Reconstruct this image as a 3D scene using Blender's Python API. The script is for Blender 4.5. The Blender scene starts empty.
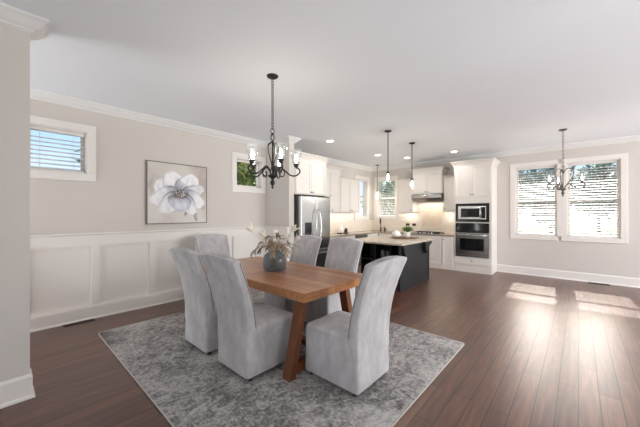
import bpy, bmesh, math, random
from mathutils import Vector, Matrix, noise
random.seed(7)
PI = math.pi
R = math.radians
S = bpy.context.scene
COL = S.collection

# ------------------------------------------------------------------ camera, sky, lights, exposure
CAM_H = 1.48
cd = bpy.data.cameras.new('camera')
cam = bpy.data.objects.new('camera', cd)
COL.objects.link(cam)
cam.location = (0, 0, CAM_H)
cam.rotation_euler = (R(90), 0, R(42.0 - 90))
cd.sensor_width = 36
cd.lens = 287 / 640 * 36
cd.shift_y = 0.0008
cd.clip_start = 0.02
cd.clip_end = 300
S.camera = cam

SUN_DIR = Vector((-1.0, -0.055, -0.86)).normalized()
w = bpy.data.worlds.new('sky')
S.world = w
w.use_nodes = True
wn, wl = w.node_tree.nodes, w.node_tree.links
bg = wn['Background']
tc = wn.new('ShaderNodeTexCoord')
sx = wn.new('ShaderNodeSeparateXYZ')
wl.new(tc.outputs['Generated'], sx.inputs[0])
rp = wn.new('ShaderNodeValToRGB')
e = rp.color_ramp.elements
e[0].position = 0.0
e[0].color = (0.93, 0.97, 1.0, 1)
e[1].position = 0.75
e[1].color = (0.16, 0.36, 0.80, 1)
k = e.new(0.20)
k.color = (0.45, 0.68, 0.98, 1)
wl.new(sx.outputs['Z'], rp.inputs[0])
wl.new(rp.outputs[0], bg.inputs[0])
# the hazy sky is much brighter round the sun
dt = wn.new('ShaderNodeVectorMath')
dt.operation = 'DOT_PRODUCT'
wl.new(tc.outputs['Generated'], dt.inputs[0])
dt.inputs[1].default_value = tuple(-SUN_DIR)
mr = wn.new('ShaderNodeMapRange')
mr.interpolation_type = 'SMOOTHSTEP'
mr.inputs['From Min'].default_value = 0.855
mr.inputs['From Max'].default_value = 0.96
mr.inputs['To Min'].default_value = 1.05
mr.inputs['To Max'].default_value = 14.0
wl.new(dt.outputs['Value'], mr.inputs[0])
wl.new(mr.outputs[0], bg.inputs[1])
m2 = wn.new('ShaderNodeMapRange')
m2.inputs['From Min'].default_value = 0.84
m2.inputs['From Max'].default_value = 0.92
wl.new(dt.outputs['Value'], m2.inputs[0])
wx = wn.new('ShaderNodeMixRGB')
wx.inputs[2].default_value = (1.0, 0.90, 0.80, 1)
wl.new(m2.outputs[0], wx.inputs[0])
wl.new(rp.outputs[0], wx.inputs[1])
wl.new(wx.outputs[0], bg.inputs[0])

sd = bpy.data.lights.new('sun', 'SUN')
sd.energy = 6.2
sd.angle = R(0.6)
sd.color = (1.0, 0.93, 0.84)
so = bpy.data.objects.new('sun', sd)
COL.objects.link(so)
so.rotation_euler = SUN_DIR.to_track_quat('-Z', 'Y').to_euler()


def area(name, loc, aim, sx_, sy_, energy, color, portal=False):
    d = bpy.data.lights.new(name, 'AREA')
    d.shape = 'RECTANGLE'
    d.size, d.size_y = sx_, sy_
    d.energy = energy
    d.color = color
    if portal:
        d.cycles.is_portal = True
    o = bpy.data.objects.new(name, d)
    COL.objects.link(o)
    o.location = loc
    o.rotation_euler = Vector(aim).to_track_quat('-Z', 'Y').to_euler()
    return o


# added fill lamps at the unseen openings, standing in for daylight
area('fill_rear', (-4.40, 0.2, 1.6), (1, 0, 0.30), 2.6, 2.3, 40, (0.98, 0.99, 1.0))
area('fill_side', (4.9, -6.45, 1.5), (-0.1, 1, 0.25), 6.4, 2.6, 470, (0.98, 0.99, 1.0))
# added fill lamps, out of view, aimed up to brighten the ceiling
area('fill_up', (4.2, -4.6, 0.5), (-0.15, 0.55, 1), 4.5, 2.6, 66, (0.95, 0.98, 1.0))
area('fill_up', (-2.6, 4.3, 0.5), (0.9, -0.12, 1), 2.6, 1.3, 80, (0.95, 0.98, 1.0))
area('fill_up', (1.0, -1.0, 0.3), (0.2, 0.2, 1), 1.2, 0.5, 36, (0.95, 0.98, 1.0))
# sky portals in the windows that the photograph shows
area('portal', (8.72, 0.26, 1.8), (-1, 0, 0), 2.0, 1.9, 1, (1, 1, 1), True)
area('portal', (8.72, 4.75, 2.0), (-1, 0, 0), 0.9, 1.5, 1, (1, 1, 1), True)
area('portal', (7.95, 5.46, 2.0), (0, -1, 0), 0.9, 1.5, 1, (1, 1, 1), True)
area('portal', (3.5, 5.32, 2.33), (0, -1, 0), 0.8, 0.8, 1, (1, 1, 1), True)
area('portal', (0.5, 5.32, 2.33), (0, -1, 0), 0.8, 0.8, 1, (1, 1, 1), True)

S.view_settings.view_transform = 'Standard'
S.view_settings.look = 'None'
S.view_settings.gamma = 1
S.view_settings.use_curve_mapping = False
S.view_settings.exposure = 0.28
S.cycles.use_denoising = True
S.cycles.max_bounces = 10
S.cycles.diffuse_bounces = 5
S.cycles.transparent_max_bounces = 32
S.cycles.caustics_reflective = False
S.cycles.caustics_refractive = False
S.cycles.sample_clamp_indirect = 8

# ------------------------------------------------------------------ materials


def srgb(r, g, b):
    f = lambda c: (c / 255 / 12.92) if c / 255 <= 0.04045 else ((c / 255 + 0.055) / 1.055) ** 2.4
    return (f(r), f(g), f(b), 1)


def mat(name, col, rough=0.5, metal=0.0, spec=0.5, noise_amt=0.0, noise_scale=20, coat=0, sheen=0, emit=None, es=0):
    m = bpy.data.materials.new(name)
    m.use_nodes = True
    n, l = m.node_tree.nodes, m.node_tree.links
    b = n['Principled BSDF']
    b.inputs['Base Color'].default_value = col
    b.inputs['Roughness'].default_value = rough
    b.inputs['Metallic'].default_value = metal
    b.inputs['Specular IOR Level'].default_value = spec
    if coat:
        b.inputs['Coat Weight'].default_value = coat
    if sheen:
        b.inputs['Sheen Weight'].default_value = sheen
    if emit:
        b.inputs['Emission Color'].default_value = emit
        b.inputs['Emission Strength'].default_value = es
    if noise_amt:
        t = n.new('ShaderNodeTexCoord')
        nz = n.new('ShaderNodeTexNoise')
        nz.inputs['Scale'].default_value = noise_scale
        nz.inputs['Detail'].default_value = 5
        l.new(t.outputs['Object'], nz.inputs['Vector'])
        mx = n.new('ShaderNodeMixRGB')
        mx.inputs[1].default_value = tuple(c * (1 - noise_amt) for c in col[:3]) + (1,)
        mx.inputs[2].default_value = tuple(min(1, c * (1 + noise_amt)) for c in col[:3]) + (1,)
        l.new(nz.outputs['Fac'], mx.inputs[0])
        l.new(mx.outputs[0], b.inputs['Base Color'])
    return m


def thin_glass(name, tint=(1, 1, 1, 1), white=0.0, ior=1.45):
    """thin clear pane: see-through with a Fresnel mirror and, if wanted, a little milkiness"""
    m = bpy.data.materials.new(name)
    m.use_nodes = True
    n, l = m.node_tree.nodes, m.node_tree.links
    n.remove(n['Principled BSDF'])
    tr = n.new('ShaderNodeBsdfTransparent')
    tr.inputs[0].default_value = tint
    gl = n.new('ShaderNodeBsdfGlossy')
    gl.inputs['Roughness'].default_value = 0.03
    fr = n.new('ShaderNodeFresnel')
    fr.inputs[0].default_value = ior
    mx = n.new('ShaderNodeMixShader')
    # the far side of the pane does not bend the ray, so it only lets it out
    ge = n.new('ShaderNodeNewGeometry')
    ff_ = n.new('ShaderNodeMath')
    ff_.operation = 'SUBTRACT'
    ff_.inputs[0].default_value = 1.0
    l.new(ge.outputs['Backfacing'], ff_.inputs[1])
    fm = n.new('ShaderNodeMath')
    fm.operation = 'MULTIPLY'
    l.new(fr.outputs[0], fm.inputs[0])
    l.new(ff_.outputs[0], fm.inputs[1])
    l.new(fm.outputs[0], mx.inputs[0])
    l.new(tr.outputs[0], mx.inputs[1])
    l.new(gl.outputs[0], mx.inputs[2])
    out = mx
    if white:
        df = n.new('ShaderNodeBsdfTranslucent')
        df.inputs[0].default_value = (1, 1, 1, 1)
        m2 = n.new('ShaderNodeMixShader')
        m2.inputs[0].default_value = white
        l.new(mx.outputs[0], m2.inputs[1])
        l.new(df.outputs[0], m2.inputs[2])
        out = m2
    l.new(out.outputs[0], n['Material Output'].inputs[0])
    return m


def ramp(n, stops):
    r = n.new('ShaderNodeValToRGB')
    el = r.color_ramp.elements
    el[0].position, el[0].color = stops[0]
    el[1].position, el[1].color = stops[-1]
    for p, c in stops[1:-1]:
        x = el.new(p)
        x.color = c
    return r


def plank_mat(name, length, width, base_stops, rough, gap, rot=0, scale=1.0, bump=0.15, coat=0.0, coat_r=0.3, mort=0.0022, mixf=0.40):
    m = bpy.data.materials.new(name)
    m.use_nodes = True
    n, l = m.node_tree.nodes, m.node_tree.links
    b = n['Principled BSDF']
    t = n.new('ShaderNodeTexCoord')
    mp = n.new('ShaderNodeMapping')
    mp.inputs['Rotation'].default_value = (0, 0, rot)
    l.new(t.outputs['Object'], mp.inputs[0])
    br = n.new('ShaderNodeTexBrick')
    br.offset = 0.37
    br.offset_frequency = 2
    br.inputs['Scale'].default_value = 1
    br.inputs['Brick Width'].default_value = length
    br.inputs['Row Height'].default_value = width
    br.inputs['Mortar Size'].default_value = mort
    br.inputs['Mortar Smooth'].default_value = 0.3
    br.inputs['Color1'].default_value = (0, 0, 0, 1)
    br.inputs['Color2'].default_value = (1, 1, 1, 1)
    br.inputs['Mortar'].default_value = (0.5, 0.5, 0.5, 1)
    l.new(mp.outputs[0], br.inputs['Vector'])
    # grain stretched along the boards
    mp2 = n.new('ShaderNodeMapping')
    mp2.inputs['Rotation'].default_value = (0, 0, rot)
    mp2.inputs['Scale'].default_value = (1.3 * scale, 16 * scale, 8 * scale)
    l.new(t.outputs['Object'], mp2.inputs[0])
    nz = n.new('ShaderNodeTexNoise')
    nz.inputs['Scale'].default_value = 2.0
    nz.inputs['Detail'].default_value = 7
    nz.inputs['Distortion'].default_value = 0.6
    l.new(mp2.outputs[0], nz.inputs['Vector'])
    mx = n.new('ShaderNodeMixRGB')
    mx.inputs[0].default_value = mixf
    l.new(nz.outputs['Fac'], mx.inputs[1])
    l.new(br.outputs['Color'], mx.inputs[2])
    r = ramp(n, base_stops)
    l.new(mx.outputs[0], r.inputs[0])
    mg = n.new('ShaderNodeMixRGB')
    mg.inputs[2].default_value = gap
    l.new(br.outputs['Fac'], mg.inputs[0])
    l.new(r.outputs[0], mg.inputs[1])
    l.new(mg.outputs[0], b.inputs['Base Color'])
    b.inputs['Roughness'].default_value = rough
    if coat:
        b.inputs['Coat Weight'].default_value = coat
        b.inputs['Coat Roughness'].default_value = coat_r
    bp = n.new('ShaderNodeBump')
    bp.inputs['Strength'].default_value = bump
    bp.inputs['Distance'].default_value = 0.004
    iv = n.new('ShaderNodeMath')
    iv.operation = 'SUBTRACT'
    iv.inputs[0].default_value = 1
    l.new(br.outputs['Fac'], iv.inputs[1])
    ad = n.new('ShaderNodeMath')
    ad.operation = 'MULTIPLY_ADD'
    ad.inputs[1].default_value = 0.25
    l.new(nz.outputs['Fac'], ad.inputs[0])
    l.new(iv.outputs[0], ad.inputs[2])
    l.new(ad.outputs[0], bp.inputs['Height'])
    l.new(bp.outputs[0], b.inputs['Normal'])
    return m


def tile_mat(name, c1, c2, mortar, wdt, hgt, rot=0.0, rough=0.3):
    m = bpy.data.materials.new(name)
    m.use_nodes = True
    n, l = m.node_tree.nodes, m.node_tree.links
    b = n['Principled BSDF']
    t = n.new('ShaderNodeTexCoord')
    sp = n.new('ShaderNodeSeparateXYZ')
    l.new(t.outputs['Object'], sp.inputs[0])
    ad = n.new('ShaderNodeMath')
    l.new(sp.outputs['X'], ad.inputs[0])
    l.new(sp.outputs['Y'], ad.inputs[1])
    cb = n.new('ShaderNodeCombineXYZ')
    l.new(ad.outputs[0], cb.inputs[0])
    l.new(sp.outputs['Z'], cb.inputs[1])
    mp = n.new('ShaderNodeMapping')
    mp.inputs['Rotation'].default_value = (0, 0, rot)
    l.new(cb.outputs[0], mp.inputs[0])
    br = n.new('ShaderNodeTexBrick')
    br.offset = 0.5 if rot == 0 else 0.0
    br.inputs['Scale'].default_value = 1
    br.inputs['Brick Width'].default_value = wdt
    br.inputs['Row Height'].default_value = hgt
    br.inputs['Mortar Size'].default_value = 0.003
    br.inputs['Color1'].default_value = c1
    br.inputs['Color2'].default_value = c2
    br.inputs['Mortar'].default_value = mortar
    l.new(mp.outputs[0], br.inputs['Vector'])
    l.new(br.outputs['Color'], b.inputs['Base Color'])
    b.inputs['Roughness'].default_value = rough
    return m


def velvet_mat(name, c_lo, c_hi):
    m = bpy.data.materials.new(name)
    m.use_nodes = True
    n, l = m.node_tree.nodes, m.node_tree.links
    b = n['Principled BSDF']
    t = n.new('ShaderNodeTexCoord')
    mp = n.new('ShaderNodeMapping')
    mp.inputs['Scale'].default_value = (1, 1, 0.45)
    l.new(t.outputs['Object'], mp.inputs[0])
    nz = n.new('ShaderNodeTexNoise')
    nz.inputs['Scale'].default_value = 9
    nz.inputs['Detail'].default_value = 10
    nz.inputs['Roughness'].default_value = 0.7
    nz.inputs['Distortion'].default_value = 0.3
    l.new(mp.outputs[0], nz.inputs['Vector'])
    r = ramp(n, [(0.36, c_lo), (0.5, tuple((a + d) / 2 for a, d in zip(c_lo, c_hi))), (0.60, c_hi)])
    l.new(nz.outputs['Fac'], r.inputs[0])
    l.new(r.outputs[0], b.inputs['Base Color'])
    b.inputs['Roughness'].default_value = 0.9
    b.inputs['Sheen Weight'].default_value = 0.35
    b.inputs['Sheen Roughness'].default_value = 0.4
    b.inputs['Specular IOR Level'].default_value = 0.15
    n2 = n.new('ShaderNodeTexNoise')
    n2.inputs['Scale'].default_value = 220
    l.new(t.outputs['Object'], n2.inputs['Vector'])
    bp = n.new('ShaderNodeBump')
    bp.inputs['Strength'].default_value = 0.12
    bp.inputs['Distance'].default_value = 0.002
    l.new(n2.outputs['Fac'], bp.inputs['Height'])
    l.new(bp.outputs[0], b.inputs['Normal'])
    return m


def rug_mat():
    m = bpy.data.materials.new('distressed_rug')
    m.use_nodes = True
    n, l = m.node_tree.nodes, m.node_tree.links
    b = n['Principled BSDF']
    t = n.new('ShaderNodeTexCoord')

    def nz(scale, det, rgh, dist, sc=(1, 1, 1)):
        mp = n.new('ShaderNodeMapping')
        mp.inputs['Scale'].default_value = sc
        l.new(t.outputs['Object'], mp.inputs[0])
        x = n.new('ShaderNodeTexNoise')
        x.inputs['Scale'].default_value = scale
        x.inputs['Detail'].default_value = det
        x.inputs['Roughness'].default_value = rgh
        x.inputs['Distortion'].default_value = dist
        l.new(mp.outputs[0], x.inputs['Vector'])
        return x
    a = nz(1.7, 3, 0.5, 0.8)
    c = nz(9, 8, 0.72, 1.6, (1, 1.35, 1))
    f = nz(46, 4, 0.7, 0.4, (1.8, 0.7, 1))
    # faint medallion outlines, mostly worn away
    vo = n.new('ShaderNodeTexVoronoi')
    vo.feature = 'DISTANCE_TO_EDGE'
    vo.inputs['Scale'].default_value = 3.1
    mpv = n.new('ShaderNodeMixRGB')
    mpv.inputs[0].default_value = 0.12
    l.new(t.outputs['Object'], mpv.inputs[1])
    l.new(c.outputs['Color'], mpv.inputs[2])
    l.new(mpv.outputs[0], vo.inputs['Vector'])
    lt = n.new('ShaderNodeMath')
    lt.operation = 'LESS_THAN'
    lt.inputs[1].default_value = 0.035
    l.new(vo.outputs[0], lt.inputs[0])
    m1 = n.new('ShaderNodeMixRGB')
    m1.inputs[0].default_value = 0.62
    l.new(a.outputs['Fac'], m1.inputs[1])
    l.new(c.outputs['Fac'], m1.inputs[2])
    m2 = n.new('ShaderNodeMixRGB')
    m2.inputs[0].default_value = 0.30
    l.new(m1.outputs[0], m2.inputs[1])
    l.new(f.outputs['Fac'], m2.inputs[2])
    ml = n.new('ShaderNodeMath')
    ml.operation = 'MULTIPLY_ADD'
    ml.inputs[1].default_value = 0.022
    l.new(lt.outputs[0], ml.inputs[0])
    l.new(m2.outputs[0], ml.inputs[2])
    r = ramp(n, [(0.39, srgb(90, 87, 87)), (0.465, srgb(134, 131, 130)), (0.51, srgb(168, 165, 163)), (0.59, srgb(204, 201, 198))])
    l.new(ml.outputs[0], r.inputs[0])
    l.new(r.outputs[0], b.inputs['Base Color'])
    b.inputs['Roughness'].default_value = 0.95
    b.inputs['Specular IOR Level'].default_value = 0.1
    bp = n.new('ShaderNodeBump')
    bp.inputs['Strength'].default_value = 0.3
    bp.inputs['Distance'].default_value = 0.004
    l.new(f.outputs['Fac'], bp.inputs['Height'])
    l.new(bp.outputs[0], b.inputs['Normal'])
    return m


def vcol_mat(name, rough=0.7):
    m = bpy.data.materials.new(name)
    m.use_nodes = True
    n, l = m.node_tree.nodes, m.node_tree.links
    a = n.new('ShaderNodeVertexColor')
    a.layer_name = 'paint'
    l.new(a.outputs[0], n['Principled BSDF'].inputs['Base Color'])
    n['Principled BSDF'].inputs['Roughness'].default_value = rough
    return m


def leaf_mat(name, cols):
    m = bpy.data.materials.new(name)
    m.use_nodes = True
    n, l = m.node_tree.nodes, m.node_tree.links
    b = n['Principled BSDF']
    t = n.new('ShaderNodeTexCoord')
    nz = n.new('ShaderNodeTexNoise')
    nz.inputs['Scale'].default_value = 2.5
    nz.inputs['Detail'].default_value = 6
    l.new(t.outputs['Object'], nz.inputs['Vector'])
    r = ramp(n, [(0.32 + 0.36 * i / (len(cols) - 1), c) for i, c in enumerate(cols)])
    l.new(nz.outputs['Fac'], r.inputs[0])
    l.new(r.outputs[0], b.inputs['Base Color'])
    b.inputs['Roughness'].default_value = 0.7
    return m


M = {}
M['wall'] = mat('wall_paint', srgb(212, 206, 200), 0.75, spec=0.25, noise_amt=0.01, noise_scale=3)
M['ceiling'] = mat('ceiling_paint', srgb(241, 245, 251), 0.85, spec=0.15, noise_amt=0.008, noise_scale=2)
M['trim'] = mat('trim_paint', srgb(234, 229, 224), 0.45, noise_amt=0.008, noise_scale=4)
M['crown'] = mat('crown_paint', srgb(232, 231, 230), 0.5, noise_amt=0.008, noise_scale=4)
M['cabinet'] = mat('cabinet_paint', srgb(232, 227, 221), 0.4, noise_amt=0.01, noise_scale=5)
M['floor'] = plank_mat('dark_floorboards', 1.25, 0.127, [(0.22, srgb(66, 39, 29)), (0.5, srgb(97, 60, 45)), (0.78, srgb(126, 83, 64))], 0.36, srgb(24, 15, 12), bump=0.30, coat=0.45, coat_r=0.32, mort=0.0042, mixf=0.22)
M['table'] = plank_mat('acacia_planks', 1.9, 0.11, [(0.22, srgb(112, 68, 38)), (0.5, srgb(160, 104, 64)), (0.80, srgb(198, 146, 102))], 0.30, srgb(120, 74, 40), rot=R(90), scale=1.6, bump=0.08, mixf=0.26)
M['table_leg'] = mat('acacia_legs', srgb(108, 62, 34), 0.42, noise_amt=0.25, noise_scale=9)
M['velvet'] = velvet_mat('grey_velvet', srgb(172, 170, 171), srgb(196, 194, 195))
M['welt'] = mat('grey_welting', srgb(138, 132, 128), 0.9, noise_amt=0.05)
M['black'] = mat('black_iron', srgb(26, 25, 25), 0.45, spec=0.4, noise_amt=0.1, noise_scale=40)
M['castor'] = mat('black_castor', srgb(22, 22, 23), 0.5, noise_amt=0.1)
M['pewter'] = mat('aged_pewter', srgb(108, 102, 96), 0.45, metal=0.6, noise_amt=0.1, noise_scale=30)
M['steel'] = mat('brushed_steel', srgb(196, 196, 195), 0.24, metal=1.0, noise_amt=0.02, noise_scale=14)
M['steel_dark'] = mat('grey_steel_side', srgb(84, 83, 83), 0.45, metal=0.3, noise_amt=0.04)
M['blackglass'] = mat('black_glass', srgb(20, 20, 22), 0.08, spec=0.6, noise_amt=0.05)
M['island'] = mat('charcoal_paint', srgb(32, 34, 36), 0.45, noise_amt=0.03, noise_scale=12)
M['stone'] = mat('beige_granite', srgb(196, 184, 166), 0.18, noise_amt=0.22, noise_scale=60)
M['stone_edge'] = mat('granite_perimeter', srgb(150, 138, 122), 0.2, noise_amt=0.25, noise_scale=60)
M['tile'] = tile_mat('cream_tile', srgb(236, 226, 214), srgb(230, 219, 206), srgb(222, 212, 200), 0.15, 0.075)
M['diamond'] = tile_mat('diamond_tile', srgb(228, 212, 194), srgb(222, 204, 184), srgb(204, 190, 174), 0.1, 0.1, R(45))
M['pane'] = thin_glass('window_glass')
M['shade'] = thin_glass('clear_shade_glass', (0.93, 0.945, 0.95, 1), 0.012, ior=1.4)
M['bluevase'] = thin_glass('smoky_blue_glass', srgb(216, 223, 228), 0.14, ior=1.35)
M['bulb'] = mat('lit_bulb', (1, 1, 1, 1), 0.4, emit=(1.0, 0.93, 0.82, 1), es=6, noise_amt=0.01)
M['led'] = mat('lit_downlight', (1, 1, 1, 1), 0.4, emit=(1.0, 0.97, 0.92, 1), es=14, noise_amt=0.01)
M['blind'] = mat('white_slats', srgb(226, 224, 221), 0.5, noise_amt=0.01)
M['white'] = mat('white_ceramic', srgb(240, 238, 235), 0.3, noise_amt=0.01)
M['plastic'] = mat('white_plastic', srgb(232, 229, 224), 0.4, noise_amt=0.01)
M['outlet_dark'] = mat('dark_plate', srgb(70, 62, 54), 0.4, noise_amt=0.05)
M['tray'] = mat('dark_wood_tray', srgb(110, 78, 52), 0.5, noise_amt=0.25, noise_scale=14)
M['leaf'] = leaf_mat('plant_leaves', [srgb(48, 78, 38), srgb(84, 124, 58), srgb(124, 158, 84)])
M['pampas_white'] = mat('cream_petals', srgb(236, 228, 214), 0.85, noise_amt=0.06, noise_scale=30)
M['stem'] = mat('brown_stems', srgb(140, 120, 98), 0.8, noise_amt=0.15, noise_scale=30)
M['rug'] = rug_mat()
M['rug_edge'] = mat('rug_binding', srgb(196, 190, 184), 0.9, noise_amt=0.1, noise_scale=80)
M['canvas'] = vcol_mat('painted_canvas')
M['frame'] = mat('dark_frame', srgb(112, 104, 98), 0.5, noise_amt=0.15, noise_scale=20)
M['vent'] = mat('bronze_register', srgb(58, 46, 38), 0.45, metal=0.4, noise_amt=0.1)
M['vent_dark'] = mat('register_gap', srgb(14, 12, 11), 0.8, noise_amt=0.05)
M['lawn'] = mat('lawn', srgb(70, 84, 56), 0.95, noise_amt=0.3, noise_scale=3)
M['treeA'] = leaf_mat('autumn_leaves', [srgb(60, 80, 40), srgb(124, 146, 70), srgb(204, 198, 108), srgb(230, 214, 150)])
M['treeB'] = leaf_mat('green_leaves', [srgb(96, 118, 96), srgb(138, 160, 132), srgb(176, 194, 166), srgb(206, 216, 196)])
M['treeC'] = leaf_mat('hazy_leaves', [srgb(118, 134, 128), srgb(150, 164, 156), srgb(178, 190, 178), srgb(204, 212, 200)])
M['bark'] = mat('bark', srgb(84, 70, 58), 0.9, noise_amt=0.25, noise_scale=12)
M['soffit'] = mat('soffit_paint', srgb(226, 226, 224), 0.8, noise_amt=0.01)
M['amber'] = mat('brown_jar', srgb(58, 44, 34), 0.3, noise_amt=0.1)
M['greyglass'] = mat('grey_glassware', srgb(120, 124, 128), 0.2, noise_amt=0.1)

# ------------------------------------------------------------------ mesh helpers


class MB:
    def __init__(s):
        s.bm = bmesh.new()

    def box(s, x0, x1, y0, y1, z0, z1):
        c = Matrix.Translation(((x0 + x1) / 2, (y0 + y1) / 2, (z0 + z1) / 2)) @ Matrix.Diagonal((abs(x1 - x0), abs(y1 - y0), abs(z1 - z0), 1))
        bmesh.ops.create_cube(s.bm, size=1, matrix=c)
        return s

    def obox(s, p, q, wx, wy, up=(0, 0, 1)):
        """bar of section wx * wy from p to q"""
        p, q = Vector(p), Vector(q)
        d = (q - p)
        L = d.length
        z = d.normalized()
        u = Vector(up)
        if abs(z.dot(u)) > 0.98:
            u = Vector((0, 1, 0))
        x = u.cross(z).normalized()
        y = z.cross(x)
        mt = Matrix((x, y, z)).transposed().to_4x4()
        mt.translation = (p + q) / 2
        bmesh.ops.create_cube(s.bm, size=1, matrix=mt @ Matrix.Diagonal((wx, wy, L, 1)))
        return s

    def tube(s, pts, r, n=8, closed=False):
        pts = [Vector(p) for p in pts]
        rs = r if isinstance(r, (list, tuple)) else [r] * len(pts)
        rings = []
        up = Vector((0, 0, 1))
        t0 = (pts[1] - pts[0]).normalized()
        if abs(t0.dot(up)) > 0.9:
            up = Vector((1, 0, 0))
        x = up.cross(t0).normalized()
        N = len(pts)
        for i, p in enumerate(pts):
            if closed:
                t = (pts[(i + 1) % N] - pts[i - 1]).normalized()
            else:
                t = (pts[min(i + 1, N - 1)] - pts[max(i - 1, 0)]).normalized()
            x = (x - t * x.dot(t))
            x = x.normalized() if x.length > 1e-6 else t.orthogonal().normalized()
            y = t.cross(x)
            rings.append([s.bm.verts.new(p + (x * math.cos(2 * PI * k / n) + y * math.sin(2 * PI * k / n)) * rs[i]) for k in range(n)])
        for i in range(N if closed else N - 1):
            a, b = rings[i], rings[(i + 1) % N]
            for k in range(n):
                s.bm.faces.new((a[k], a[(k + 1) % n], b[(k + 1) % n], b[k]))
        if not closed:
            s.bm.faces.new(rings[0][::-1])
            s.bm.faces.new(rings[-1])
        return s

    def lathe(s, prof, c=(0, 0, 0), n=24, cap0=True, cap1=True):
        """profile of (r, z) from bottom to top about the vertical axis through c"""
        rings = []
        for r, z in prof:
            r = max(r, 1e-4)
            rings.append([s.bm.verts.new((c[0] + r * math.cos(2 * PI * k / n), c[1] + r * math.sin(2 * PI * k / n), c[2] + z)) for k in range(n)])
        for a, b in zip(rings, rings[1:]):
            for k in range(n):
                s.bm.faces.new((a[k], a[(k + 1) % n], b[(k + 1) % n], b[k]))
        if cap0:
            s.bm.faces.new(rings[0][::-1])
        if cap1:
            s.bm.faces.new(rings[-1])
        return s

    def disc(s, p, q, r, n=20):
        return s.tube([p, q], r, n)

    def prism(s, poly, fn, a, b):
        """2-D outline extruded from a to b; fn(u, v, t) gives the 3-D point"""
        A = [s.bm.verts.new(fn(u, v, a)) for u, v in poly]
        B = [s.bm.verts.new(fn(u, v, b)) for u, v in poly]
        s.bm.faces.new(A[::-1])
        s.bm.faces.new(B)
        k = len(poly)
        for i in range(k):
            s.bm.faces.new((A[i], A[(i + 1) % k], B[(i + 1) % k], B[i]))
        return s

    def sweep(s, path, prof, closed_prof=True):
        """profile (offset to the left of travel, z) carried along a level path with mitred corners"""
        P = [Vector((p[0], p[1])) for p in path]
        rows = []
        for i, p in enumerate(P):
            d1 = (P[i] - P[i - 1]).normalized() if i > 0 else None
            d2 = (P[i + 1] - P[i]).normalized() if i < len(P) - 1 else None
            d1 = d1 or d2
            d2 = d2 or d1
            n1, n2 = Vector((-d1.y, d1.x)), Vector((-d2.y, d2.x))
            mtr = (n1 + n2)
            mtr = mtr / max(1e-6, mtr.dot(n1))
            rows.append([s.bm.verts.new((p.x + mtr.x * o, p.y + mtr.y * o, z)) for o, z in prof])
        k = len(prof)
        for a, b in zip(rows, rows[1:]):
            for i in range(k):
                s.bm.faces.new((a[i], a[(i + 1) % k], b[(i + 1) % k], b[i]))
        s.bm.faces.new(rows[0][::-1])
        s.bm.faces.new(rows[-1])
        return s

    def build(s, name, m, parent=None, bevel=0.0, seg=2, smooth=False, subsurf=0):
        bmesh.ops.recalc_face_normals(s.bm, faces=s.bm.faces[:])
        me = bpy.data.meshes.new(name)
        s.bm.to_mesh(me)
        s.bm.free()
        me.materials.append(m)
        o = bpy.data.objects.new(name, me)
        COL.objects.link(o)
        if parent is not None:
            o.parent = parent
        if smooth:
            for p in me.polygons:
                p.use_smooth = True
        if bevel:
            b = o.modifiers.new('bevel', 'BEVEL')
            b.width = bevel
            b.segments = seg
            b.limit_method = 'ANGLE'
            b.angle_limit = R(40)
        if subsurf:
            b = o.modifiers.new('subsurf', 'SUBSURF')
            b.levels = b.render_levels = subsurf
        return o


def shade_by_angle(o, a=35):
    """smooth shading that keeps the hard edges"""
    me = o.data
    bm = bmesh.new()
    bm.from_mesh(me)
    for ed in bm.edges:
        ed.smooth = not (len(ed.link_faces) == 2 and ed.calc_face_angle(0) > R(a))
    for f in bm.faces:
        f.smooth = True
    bm.to_mesh(me)
    bm.free()
    return o


def thing(name, label, cat, loc=(0, 0, 0), rz=0, group=None):
    o = bpy.data.objects.new(name, None)
    o.empty_display_size = 0.05
    COL.objects.link(o)
    o.location = loc
    o.rotation_euler = (0, 0, rz)
    return tag(o, label, cat, group)


def tag(o, label, cat, group=None):
    o['label'] = label
    o['category'] = cat
    if group:
        o['group'] = group
    return o


def struct(o):
    o['kind'] = 'structure'
    return o


def dup(root, loc=None, rz=None, label=None, group=None):
    r = root.copy()
    COL.objects.link(r)
    if loc is not None:
        r.location = loc
    if rz is not None:
        r.rotation_euler = (0, 0, rz)
    if label:
        r['label'] = label
    if group:
        r['group'] = group
    for ch in list(root.children):
        c = ch.copy()
        COL.objects.link(c)
        c.parent = r
        for g in list(ch.children):
            d = g.copy()
            COL.objects.link(d)
            d.parent = c
    return r


def bez(pts, n=10):
    """smooth Catmull-Rom curve through the points"""
    pts = [Vector(p) for p in pts]
    out = []
    for i in range(len(pts) - 1):
        p0 = pts[max(i - 1, 0)]
        p1, p2 = pts[i], pts[i + 1]
        p3 = pts[min(i + 2, len(pts) - 1)]
        for k in range(n):
            t = k / n
            out.append(0.5 * ((2 * p1) + (p2 - p0) * t + (2 * p0 - 5 * p1 + 4 * p2 - p3) * t * t + (3 * p1 - p0 - 3 * p2 + p3) * t ** 3))
    out.append(pts[-1])
    return out


# ------------------------------------------------------------------ room shell
ZC = 3.05                  # ceiling
YL, YK = 5.16, 5.30        # dining and kitchen parts of the left wall
XF = 8.56                  # far wall
XR0, XR1, YR = 3.94, 4.08, 4.40   # short wall beside the refrigerator
YS0, YS1, XS = 3.29, 3.43, 0.155  # near wall on the left
XB, YB = -4.5, -6.6        # unseen walls


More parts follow.
